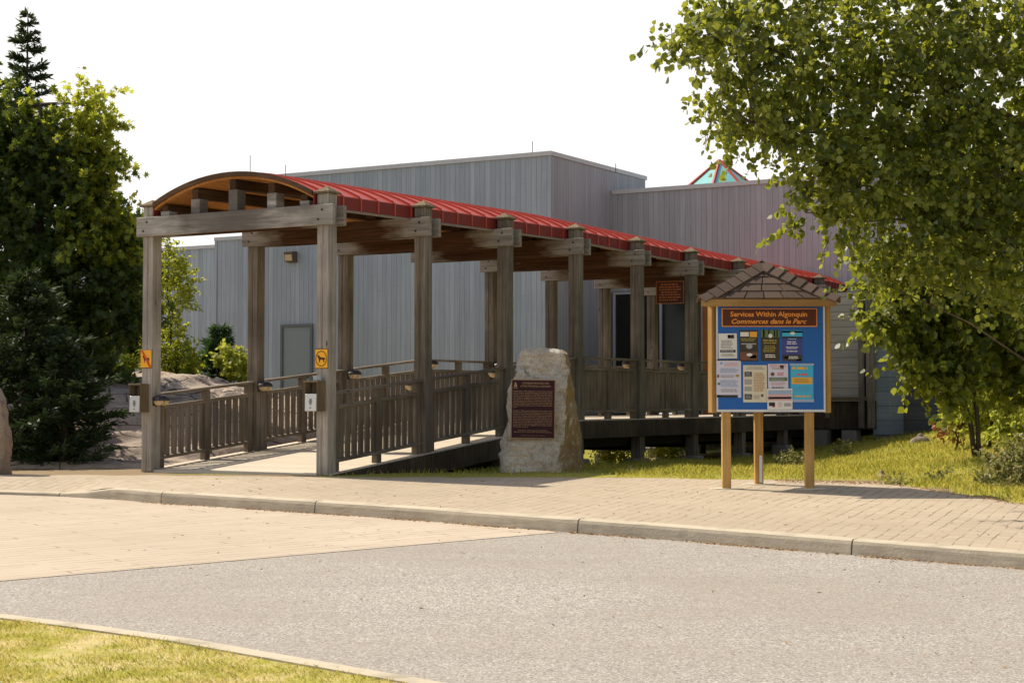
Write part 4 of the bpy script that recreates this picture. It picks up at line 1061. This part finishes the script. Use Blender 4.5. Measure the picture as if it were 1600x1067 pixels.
for e in range(3):
    a, b = cor[e], cor[(e+1) % 3]
    nrm = (b-a).cross(apex-a).normalized()
    for r_ in range(NC):
        t0, t1 = r_/NC, (r_+1.15)/NC
        t1 = min(t1, 1.0)
        A0, B0, A1, B1 = a.lerp(apex, t0), b.lerp(apex, t0), a.lerp(apex, t1), b.lerp(apex, t1)
        L0 = (B0-A0).length; nt_ = max(1, round(L0/.23)); off = rd.uniform(0, 1)
        cuts = [0] + [min(1, max(0, (k+off)/nt_)) for k in range(nt_)] + [1]
        for u0, u1 in zip(cuts, cuts[1:]):
            if u1-u0 < .01: continue
            g = .008/max(L0, .05)
            v0, v1, v2, v3 = A0.lerp(B0, u0+g), A0.lerp(B0, u1-g), A1.lerp(B1, u1-g), A1.lerp(B1, u0+g)
            lift = nrm*.014
            mb.add([v0, v1, v2, v3, v0+lift*rd.uniform(.8,1.3), v1+lift, v2+nrm*.004, v3+nrm*.004], MB.BF)
    # underlay
    mb.add([a-nrm*.004, b-nrm*.004, apex-nrm*.004], [(0,1,2)])
rf = mb.build('roof', mat_shingle, kr)
mb = MB()
for e in range(3):
    a = cor[e]; d = (apex-a); pl_, pn_ = cor[(e-1) % 3], cor[(e+1) % 3]
    n1 = (a-pl_).cross(apex-pl_).normalized(); n2 = (pn_-a).cross(apex-a).normalized()
    t1_ = d.normalized().cross(n1).normalized(); t2_ = n2.cross(d.normalized()).normalized()
    if t1_.dot(pl_-a) < 0: t1_ = -t1_
    if t2_.dot(pn_-a) < 0: t2_ = -t2_
    nt_ = 7
    for k in range(nt_):
        q0, q1 = a.lerp(apex, k/nt_ - .01), a.lerp(apex, min(1.03, (k+1.2)/nt_)); up = (n1+n2).normalized()
        wv = .135 if k else .10
        for tv, nn_ in ((t1_, n1), (t2_, n2)):
            l0, l1_ = nn_*.034, nn_*.018
            mb.add([q0+up*.012, q0+tv*wv+nn_*.012, q1+tv*wv*.93+nn_*.010, q1+up*.010, q0+up*.03+l0*.3, q0+tv*wv+l0, q1+tv*wv*.93+l1_, q1+up*.02], [(0,3,2,1),(4,5,6,7),(0,1,5,4),(1,2,6,5),(2,3,7,6),(3,0,4,7)])
mb.build('hip_cap', mat_shingle, rf)
# title sign
def Kr(px0, py0, px1, py1): a, b = K(px0, py0, -.06), K(px1, py1, -.06); return a.x, b.x, b.z, a.z
x0, x1, z0, z1 = Kr(1127.5, 482, 1276.5, 510.5)
tb = MB().box(x0, x1, -.075, -.0605, z0, z1).build('title_board', mat_orl, kr)
MB().box(x0+.010, x1-.010, -.0775, -.0745, z0+.010, z1-.010).build('title_face', mat_brown, tb)
t = MB(); put_text(t, 'Services Within Algonquin', .078, (x0+x1)/2-.008, K(1200, 494.6, -.06).z, -.080, .88, bold=.022)
put_text(t, 'Commerces dans le Parc', .078, (x0+x1)/2-.006, K(1200, 505.8, -.06).z, -.080, .86, bold=.022, shear=.28)
t.build('lettering', mat_orl, tb)
mw, mk = pc('white_paper', (.70,.69,.66)), pc('black_print', (.03,.03,.03)); mg = pc('grey_print', (.33,.33,.33)); mc = pc('cream_paper', (.62,.58,.45))
mdk = pc('dark_print', (.045,.035,.025)); mol = pc('olive_print', (.33,.27,.05)); mnb = pc('navy_print', (.05,.06,.25)); msk = pc('sky_print', (.10,.36,.62)); mor = pc('orange_print', (.75,.38,.05)); mpk = pc('pink_print', (.6,.12,.14)); mpu = pc('pale_violet_paper', (.60,.58,.70)); mbr = pc('brown_print', (.16,.07,.04)); mpb = pc('faded_blue_print', (.30,.40,.55)); mgr = pc('green_print', (.10,.16,.07)); mcy = pc('cyan_print', (.05,.42,.66)); mtan = pc('tan_print', (.50,.30,.14)); mros = pc('rose_print', (.62,.38,.38))
PM = [mw, mk, mg, mc, mdk, mol, mnb, msk, mor, mpk, mpu, mbr, mpb, mgr, mcy, mtan, mros]
W_, K_, G_, C_, D_, O_, N_, S_, OR, PK, PU, BR, PB, GR, CY, TA, RO = range(17)
pseed = random.Random(12)
def poster(label, px0, py0, px1, py1, base, items, tilt=0.0, lift=0.0):
    x0, x1, z0, z1 = Kr(px0, py0, px1, py1); cx, cz = (x0+x1)/2, (z0+z1)/2; w_, h = (x1-x0)/2, (z1-z0)/2
    m_ = MB(); y = -.003-lift
    nb = 6
    for k in range(nb):                                  # the sheet bows a little
        a, b = -w_+2*w_*k/nb, -w_+2*w_*(k+1)/nb; ya, yb2 = y-.004*math.sin(math.pi*k/nb), y-.004*math.sin(math.pi*(k+1)/nb)
        m_.add([(a,ya,-h),(b,yb2,-h),(b,yb2,h),(a,ya,h)], [(0,1,2,3)], base)
    for it in items:
        kind, u0, u1, v0, v1, c = it[:6]                 # fractions from the left and from the top
        X0, X1, Z0, Z1 = -w_+2*w_*u0, -w_+2*w_*u1, h-2*h*v1, h-2*h*v0
        if kind == 'r': m_.quadxz(X0, X1, Z0, Z1, y-.0058, c)
        elif kind == 'o':
            m_.polyxz([((X0+X1)/2+(X1-X0)/2*math.cos(-a), (Z0+Z1)/2+(Z1-Z0)/2*math.sin(-a)) for a in [2*math.pi*j/12 for j in range(12)]][::-1], y-.0068, c)
        elif kind == 't':                                # lines of small illegible print
            nl = it[6]; lh = (Z1-Z0)/nl
            for l_ in range(nl):
                zc_ = Z1-lh*(l_+.5); xx = X0+pseed.uniform(0, .12)*(X1-X0); xe = X1-pseed.uniform(0, .2)*(X1-X0)
                while xx < xe:
                    ww = min(pseed.uniform(.6, 2.2)*lh*1.1, xe-xx); m_.quadxz(xx, xx+ww, zc_-lh*.27, zc_+lh*.27, y-.0075, c); xx += ww+lh*.28
    o = m_.build('poster', PM, None); o.location = kc + Vector((cx, -.061, cz)); o.rotation_euler = (0, tilt, 0)
    tag(o, label, 'poster', 'notices pinned to the blue panel')
poster('plain white notice with small photo at its top right, upper left of the blue panel', 1122.5, 521, 1151.5, 560, W_, [('r',.5,.85,.06,.2,K_),('r',.52,.66,.08,.15,G_),('t',.1,.8,.26,.62,G_,6),('r',.08,.92,.66,.76,K_),('t',.1,.9,.67,.75,G_,1),('t',.1,.9,.80,.94,G_,3)], R(-.5))
poster('dark poster with white and orange pictures and olive title beside the plain white notice', 1155, 516, 1184.5, 564.5, D_, [('r',.05,.5,.06,.2,W_),('r',.55,.95,.05,.22,OR),('t',.06,.94,.25,.36,O_,2),('r',.1,.9,.42,.46,G_),('o',.35,.7,.44,.6,G_),('r',.03,.97,.70,.96,BR),('o',.38,.7,.74,.84,W_),('r',.55,.9,.8,.9,PK)])
poster('dark brown poster with forest photo on top and white lettering at bottom', 1188.5, 515.5, 1218, 564, D_, [('r',.0,1,.0,.24,GR),('r',.12,.2,.0,.24,K_),('r',.4,.46,.0,.24,TA),('r',.7,.76,.0,.22,C_),('r',.84,.9,.0,.24,K_),('o',.4,.62,.12,.26,W_),('t',.08,.92,.3,.46,O_,2),('t',.1,.9,.5,.72,O_,4),('t',.2,.8,.78,.90,W_,2)])
poster('deep blue poster with a white bird over water at the upper right', 1222, 516, 1253.5, 565, N_, [('r',0,1,.0,.2,CY),('r',.0,1,.02,.08,S_),('o',.38,.64,.05,.15,W_),('r',0,1,.2,.26,K_),('r',.3,.7,.22,.29,PB),('t',.2,.8,.34,.46,PU,2),('t',.15,.85,.52,.6,W_,2),('t',.2,.8,.64,.7,PU,1),('r',.02,.98,.78,.97,D_),('r',.1,.4,.84,.9,OR),('t',.3,.85,.82,.92,W_,2),('r',.7,.95,.92,.97,TA)], R(.6))
poster('pale pinned sheet of faint blue print with dark strip at its foot, lower left', 1119.5, 563.5, 1158, 621, PU, [('r',.02,.98,-.03,.0,K_),('o',.14,.24,.04,.1,S_),('t',.3,.95,.05,.16,RO,2),('t',.1,.92,.2,.34,PB,4),('r',.02,.1,.38,.46,BR),('t',.1,.75,.38,.47,G_,2),('r',.78,.92,.38,.44,O_),('t',.12,.9,.52,.72,PB,5),('r',.04,.14,.60,.66,GR),('t',.12,.9,.76,.86,G_,2),('r',.0,.86,.93,1.0,K_),('r',.06,.16,.94,.98,GR)])
poster('cream sheet with a column of four small grey photos', 1161, 570.5, 1198.5, 628.5, C_, [('t',.1,.9,.04,.12,G_,2),('r',.06,.36,.18,.31,K_),('r',.06,.36,.38,.52,G_),('r',.06,.36,.58,.70,G_),('r',.06,.36,.78,.92,K_),('t',.08,.34,.2,.3,G_,3),('t',.08,.34,.8,.9,G_,3),('t',.42,.92,.2,.72,TA,12),('r',.74,.84,.78,.85,BR),('t',.42,.7,.80,.92,G_,3)])
poster('white flyer with red headings and a small round picture above the sunset card', 1200, 568.5, 1231.5, 609, PU, [('r',.1,.9,.04,.12,RO),('r',.6,.78,.06,.2,BR),('t',.15,.8,.14,.22,G_,2),('o',.12,.32,.32,.47,BR),('t',.42,.85,.33,.46,PK,2),('r',.05,.95,.52,.66,GR),('t',.06,.94,.54,.64,G_,2),('t',.08,.9,.70,.84,RO,3),('t',.1,.9,.88,.95,K_,1)], R(-.6))
poster('bright blue flyer with orange band and yellow heading at the far right', 1235, 569.5, 1271, 627, CY, [('r',-.03,1.03,-.03,.03,PB),('t',.05,.92,.04,.16,OR,1),('t',.2,.8,.22,.32,PK,1),('r',.05,.95,.35,.53,OR),('t',.1,.9,.38,.5,O_,3),('t',.1,.95,.58,.74,S_,3),('t',.1,.95,.82,.90,OR,1),('r',-.02,1.02,.94,1.02,PB)])
poster('white card with a wide pink sunset photo overlapping the cream sheet', 1198.5, 607, 1238, 639.5, W_, [('r',.04,.96,.08,.28,PB),('r',.04,.96,.28,.46,RO),('r',.04,.96,.40,.47,mor and TA),('r',.04,.96,.44,.5,K_),('r',.04,.96,.5,.58,RO),('r',.06,.3,.66,.84,K_),('r',.2,.3,.76,.9,PK),('t',.4,.6,.64,.9,RO,4),('r',.66,.94,.7,.86,G_)], R(-.4), .008)

# ------------------------------------------------------------------ trees and shrubs
# aspen on the right: trunk outside the frame, boughs reaching over the sidewalk
bx_, by_ = 6.05, 18.9; bz = S(by_)
def rel(px, py, Y): p = at(px, py, Y); return (p.x-bx_, p.y-by_, p.z-bz)
blobs = []
for px, py, Y, r_, wt in [(1105,55,16.6,(.40,.5,.22),.5), (1150,85,16.8,(.45,.6,.26),.75), (1150,30,17,(.42,.5,.22),.6), (1215,22,17.2,(.5,.8,.35),1.0), (1215,130,17.2,(.42,.6,.28),.8), (1130,165,17,(.34,.5,.14),.4), (1170,192,17,(.46,.6,.14),.65), (1262,190,17.3,(.48,.7,.36),1.0), (1310,60,17.6,(.6,.9,.5),1.5), (1400,40,18,(.7,1.0,.55),1.7), (1500,50,18.2,(.7,1.0,.55),1.7), (1590,40,18.4,(.7,1.0,.55),1.6),
        (1345,170,17.8,(.55,.9,.42),1.3), (1430,150,18,(.7,1.0,.55),1.7), (1540,150,18.4,(.75,1.0,.6),1.8), (1292,262,17.2,(.32,.6,.20),.55), (1335,290,17.5,(.42,.7,.30),.9), (1258,332,17.4,(.16,.3,.07),.12), (1320,350,17.5,(.24,.4,.14),.32), (1390,280,18,(.7,1.0,.55),1.7), (1490,260,18.2,(.7,1.0,.6),1.8), (1590,270,18.5,(.7,1.0,.6),1.8), (1420,395,18.2,(.40,.7,.36),.8), (1470,380,18.3,(.65,.9,.5),1.4), (1570,390,18.5,(.7,1.0,.6),1.7), (1680,100,18.6,(.8,1.0,.8),1.5), (1680,330,18.6,(.8,1.0,.8),1.5), (1362,435,18.2,(.2,.3,.12),.2)]:
    blobs.append((rel(px, py, Y), r_, wt))
tk = [[((0,0,-.1), .16), ((-.03,0,1.2), .14), ((-.12,-.02,2.6), .12), ((-.30,0,4.2), .10), ((-.36,.02,5.6), .07), ((-.3,0,7), .04)],
      [((-.25,0,4.0), .05), rel(1400,150,18) and (rel(1430,120,18.1), .035), (rel(1260,100,17.4), .022), (rel(1150,55,16.9), .011)],
      [((-.2,0,3.2), .045), (rel(1480,230,18.2), .03), (rel(1330,215,17.7), .018), (rel(1180,195,17.1), .008)],
      [((-.13,0,2.7), .04), (rel(1490,350,18.3), .026), (rel(1380,300,17.9), .014), (rel(1250,300,17.4), .006)]]
tree('aspen_tree', 'large aspen with fluttering bright green leaves overhanging from the right', (bx_, by_, bz), tk, blobs, 2150, 18, .071, ROUND, mat_aspen, mat_barka, 31, (.20,.46), .5, flat=.15, shell=.3, limbr=.015)
# twin stemmed young tree on the grass
q = at(1529, 713, 23.47); ty_ = 23.6; tz = terr(q.x, ty_); tb_ = (q.x, ty_, tz)
def rel2(px, py, Y): p = at(px, py, Y); return (p.x-tb_[0], p.y-tb_[1], p.z-tb_[2])
bl = [(rel2(px, py, Y), r_, wt) for px, py, Y, r_, wt in [(1410,500,23,(.24,.4,.25),.5), (1450,560,23.2,(.36,.5,.34),1.0), (1490,500,23.4,(.5,.7,.5),1.4), (1545,470,23.6,(.6,.8,.5),1.4), (1545,560,23.8,(.55,.6,.36),1.1), (1600,520,24,(.6,.8,.6),1.4), (1366,500,22.8,(.10,.2,.16),.12), (1480,605,23.2,(.30,.4,.18),.5), (1400,445,23,(.22,.3,.2),.4), (1615,600,23.8,(.45,.6,.4),.8), (1450,430,23.2,(.45,.6,.3),.9)]]
tk = [[((0,0,-.1),.040), (rel2(1516,660,23.5),.034), (rel2(1503,615,23.5),.030), (rel2(1498,560,23.5),.024), (rel2(1480,450,23.5),.015)],
      [((.05,.02,-.1),.036), (rel2(1527,650,23.47),.032), (rel2(1519,590,23.47),.027), (rel2(1530,500,23.7),.022), (rel2(1560,430,23.8),.01)]]
tree('young_tree', 'young twin stemmed tree leaning left on the grass before the dark wing', tb_, tk, bl, 950, 15, .098, ROUND, mat_aspen, mat_bark, 32, (.25,.55), .45, flat=.2, shell=.3, limbr=.016)
# denser trees behind them
def simple_tree(name, label, px, Y, blpx, ntw, nlv, size, shape, lm, seed, group=None, tr_=.10, **k):
    g = at(px, 700, Y); z = terr(g.x, Y) if not k.pop('rock', False) else ocz(g.x, Y); b = (g.x, Y, z)
    bl = []
    for px_, py_, Y_, r_, wt in blpx: p = at(px_, py_, Y_); bl.append(((p.x-b[0], p.y-b[1], p.z-b[2]), r_, wt))
    top = max(c[2] for c, r, w in bl)
    tk = [[((0,0,-.15), tr_), ((.05,0,top*.35), tr_*.8), ((-.04,.03,top*.7), tr_*.5), ((.03,0,top), tr_*.2)]]
    return tree(name, label, b, tk, bl, ntw, nlv, size, shape, lm, mat_bark, seed, group=group, **k)
simple_tree('background_tree', 'dark leafy tree filling the right edge behind the young tree', 1590, 29, [(1560,330,29,(1.2,1.0,1.2),2), (1620,450,28.5,(1.2,1.0,1.2),2), (1500,430,29.5,(1.0,.9,1.0),1.5), (1575,560,28.5,(1.0,.9,.9),1.5), (1640,620,28,(1.0,.8,.8),1.2), (1690,300,29,(1.4,1.0,1.6),1.5), (1530,240,29.5,(1.0,.8,.9),1)], 1300, 18, .13, ROUND, mat_maple, 41, tw=(.4,.9), shell=.3)
simple_tree('background_shrub', 'yellow green bush behind the young tree stems', 1545, 26.6, [(1535,628,26.6,(.40,.4,.30),1), (1565,590,26.6,(.5,.45,.45),1.2), (1605,640,26.2,(.5,.4,.5),1.2), (1620,570,26.4,(.5,.4,.5),1), (1500,650,26.8,(.2,.3,.15),.4), (1575,668,26.0,(.35,.35,.2),.6)], 480, 15, .085, OVAL, mat_yell, 42, tr_=.03, cat='shrub', tw=(.15,.35), limbr=.01)
simple_tree('background_shrub', 'small rusty red leaved bush left of the young tree stems', 1492, 27, [(1488,668,27,(.20,.25,.16),1), (1500,650,27,(.12,.2,.12),.6)], 60, 10, .07, OVAL, mat_rust, 43, tr_=.02, cat='shrub', tw=(.1,.22), limbr=.008)
simple_tree('pale_shrub', 'pale leafed low bush at the right edge beside the sidewalk', 1590, 20.3, [(1575,735,20.3,(.24,.3,.2),1), (1605,720,20.4,(.3,.3,.26),1.2), (1556,762,20.0,(.18,.25,.10),.6), (1605,770,19.9,(.26,.3,.14),.8)], 300, 12, .062, OVAL, mat_shrub, 44, tr_=.02, cat='shrub', tw=(.12,.28), limbr=.008)
# small plants in the light below and before the walkway
for i, (px, py, Y, w_, lm, lb) in enumerate([(945,716,33.5,.36,mat_yell,'bright yellow green weed clump right of the standing boulder'), (972,718,34,.34,mat_yell,'sunlit weed clump seen left of the walkway pier'), (1030,708,36,.36,mat_yell,'sunny weed clump seen beneath the walkway'), (1056,712,35,.30,mat_yell,'small sunlit weeds seen right of the walkway pier'), (1230,724,27,.22,mat_shrub,'low flowering weeds behind the noticeboard posts'), (1316,705,30,.2,mat_shrub,'broad pale leafed weed on the lawn right of the noticeboard'), (1395,765,20.6,.15,mat_shrub,'thin straggly weed at the sidewalk edge right of the noticeboard'), (1470,752,21.2,.2,mat_shrub,'scattered weed between sidewalk and young tree')]):
    q = at(px, py, Y); z = terr(q.x, Y)
    simple_tree('weed_plant', lb, px, Y, [(px-6, py+2, Y, (w_*.7,w_*.6,w_*.35), 1), (px+7, py-3, Y, (w_*.6,w_*.6,w_*.4), 1)], 55 if w_ > .21 else 28, 9, .06, OVAL, lm, 60+i, 'weeds growing around the walkway', tr_=.01, cat='plant', tw=(.08,.2), limbr=.004, twigs=False)

# left side: dark maple mass, low fir, spruce spire, birch and shrubs by the wall
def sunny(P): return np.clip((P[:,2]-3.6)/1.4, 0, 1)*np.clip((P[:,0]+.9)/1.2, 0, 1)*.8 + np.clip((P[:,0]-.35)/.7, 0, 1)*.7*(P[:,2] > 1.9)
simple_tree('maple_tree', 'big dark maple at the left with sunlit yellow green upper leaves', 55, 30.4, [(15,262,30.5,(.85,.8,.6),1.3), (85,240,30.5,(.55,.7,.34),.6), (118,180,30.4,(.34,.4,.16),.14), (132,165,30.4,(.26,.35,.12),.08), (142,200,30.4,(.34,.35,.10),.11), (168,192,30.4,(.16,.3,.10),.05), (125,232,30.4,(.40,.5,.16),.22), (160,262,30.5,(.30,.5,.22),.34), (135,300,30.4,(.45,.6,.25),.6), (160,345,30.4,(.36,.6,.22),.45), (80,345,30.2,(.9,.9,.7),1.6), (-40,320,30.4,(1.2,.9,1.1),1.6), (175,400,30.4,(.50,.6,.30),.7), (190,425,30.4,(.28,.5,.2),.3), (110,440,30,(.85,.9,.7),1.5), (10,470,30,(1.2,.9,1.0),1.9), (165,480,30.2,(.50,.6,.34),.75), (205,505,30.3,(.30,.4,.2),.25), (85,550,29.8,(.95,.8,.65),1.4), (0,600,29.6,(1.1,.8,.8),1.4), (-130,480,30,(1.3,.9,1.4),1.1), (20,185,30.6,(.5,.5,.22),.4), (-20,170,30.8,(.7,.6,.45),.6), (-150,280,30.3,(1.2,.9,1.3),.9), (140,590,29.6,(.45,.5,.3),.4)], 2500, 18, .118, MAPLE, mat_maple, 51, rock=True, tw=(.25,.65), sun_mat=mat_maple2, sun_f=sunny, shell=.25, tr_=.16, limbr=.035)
simple_tree('maple_tree', 'smaller shaded maple between the left post and the big dark maple', 205, 39.8, [(208,430,39.8,(.55,.6,.6),1), (195,500,39.8,(.6,.7,.55),1), (215,530,39.8,(.36,.5,.33),.6), (205,365,39.8,(.38,.5,.33),.4)], 300, 15, .16, MAPLE, mat_maple, 52, rock=True, tw=(.3,.6), tr_=.06)
simple_tree('birch_tree', 'slender light green birch behind the left front post by the wall', 262, 36.5, [(258,420,36.5,(.35,.45,.4),.8), (270,470,36.5,(.42,.5,.45),1), (262,530,36.5,(.42,.5,.4),1), (245,570,36.3,(.5,.5,.25),.7), (285,440,36.6,(.18,.3,.25),.3), (285,560,36.3,(.3,.3,.22),.5), (250,385,36.5,(.2,.3,.22),.35)], 420, 13, .085, OVAL, mat_maple2, 53, rock=True, tw=(.2,.45), tr_=.03, limbr=.012)
simple_tree('low_shrub', 'bright yellow green bush at the wall right of the little pine', 368, 37, [(372,570,37,(.22,.3,.18),1), (355,560,37,(.2,.3,.2),.8), (380,580,36.8,(.2,.3,.14),.7)], 110, 12, .10, MAPLE, mat_yell, 54, rock=True, cat='shrub', tr_=.02, tw=(.12,.3), limbr=.008)
simple_tree('low_shrub', 'leafy green bush on the rock just left of the little pine', 290, 36.8, [(290,572,36.8,(.28,.3,.15),1), (272,578,36.6,(.25,.3,.12),.8), (180,570,36,(.4,.3,.16),.9)], 130, 12, .09, MAPLE, mat_maple2, 55, rock=True, cat='shrub', tr_=.02, tw=(.12,.3), limbr=.008)
def conifer(name, label, base, h, rbase, nwh, mat, seed, nl=.11, wid=.010, dens=1.0, clear=.05, taper=1.0):
    rg = np.random.default_rng(seed); root = thing(name, label, 'tree', base)
    tr = MB(); tr.tube([(0,0,-.2), (0,0,h*.5), (0,0,h)], [rbase*.055+.02, rbase*.03+.012, .006], 7)
    P = []; Dv = []
    for k in range(nwh):
        t = clear + (1-clear)*(k/nwh)**.92; z = h*t; ln = rbase*(1-t)**taper*(rg.uniform(.75, 1.12)) + .05
        for b in range(int(rg.integers(4, 7))):
            az = rg.uniform(0, 6.13); l_ = ln*rg.uniform(.6, 1.1); d = np.array([math.cos(az), math.sin(az), 0]); sag = rg.uniform(-.25, .05)*(1-t) + .10*t
            e = [(d[0]*l_*s, d[1]*l_*s, z+sag*l_*s + .18*l_*s*s) for s in (0, .5, 1)]
            tr.tube(e, [.012*(1-t)+.004, .008*(1-t)+.003, .002], 4)
            sd_ = np.array([-d[1], d[0], 0])
            nn = int(max(10, l_*150*dens))
            s = rg.uniform(.12, 1.02, nn); off = rg.uniform(-1, 1, nn)*.28*l_*(1-s*.75)
            pos = d[None]*(l_*s)[:,None] + sd_[None]*off[:,None]; zz = z+sag*l_*s+.18*l_*s*s - np.abs(off)*.1 + rg.normal(0, .015, nn)
            P.append(np.column_stack([pos[:,0], pos[:,1], zz]))
            dv = d[None]*.7 + sd_[None]*np.sign(off)[:,None]*.6 + rg.normal(0, .35, (nn,3)) + np.array([0,0,.15]); Dv.append(dv)
    P = np.concatenate(P); Dv = unit(np.concatenate(Dv)); n = len(P)
    side = unit(np.cross(Dv, rg.normal(0,1,(n,3)))); L_ = nl*rg.uniform(.6,1.25,n)[:,None]; W2 = wid*rg.uniform(.7,1.4,n)[:,None]
    v = np.stack([P-side*W2*.5, P+side*W2*.5, P+Dv*L_*.6+side*W2, P+Dv*L_, P+Dv*L_*.6-side*W2], 1)
    tr.build('trunk', mat_bark, root, smooth=True); mesh_np('needles', v, 5, mat, root); return root
g = at(36, 700, 37); conifer('spruce_tree', 'dark spruce spire rising above the maple at top left', (g.x, 37, terr(g.x, 37)), at(36, 12, 37).z-terr(g.x, 37), 2.1, 34, mat_conif, 71, .16, .018, 1.0, .25, .85)
g = at(40, 700, 26.2); conifer('fir_tree', 'low dark fir in deep shade at the lower left', (g.x, 26.2, terr(g.x, 26.2)), 3.0, 1.65, 26, mat_conif, 72, .13, .016, 1.1, .02, .75)
g = at(100, 700, 25.6); conifer('fir_tree', 'small dark fir spreading over the shaded rock at the lower left', (g.x, 25.6, terr(g.x, 25.6)), 1.9, 1.2, 18, mat_conif, 73, .12, .014, 1.1, .03, .8)
g = at(342, 700, 37.6); conifer('pine_sapling', 'little green pine sapling in front of the grey wall', (g.x, 37.6, ocz(g.x, 37.6)), at(342, 508, 37.6).z-ocz(g.x, 37.6), .72, 18, mat_pine, 74, .15, .010, 1.6, .04, .7)
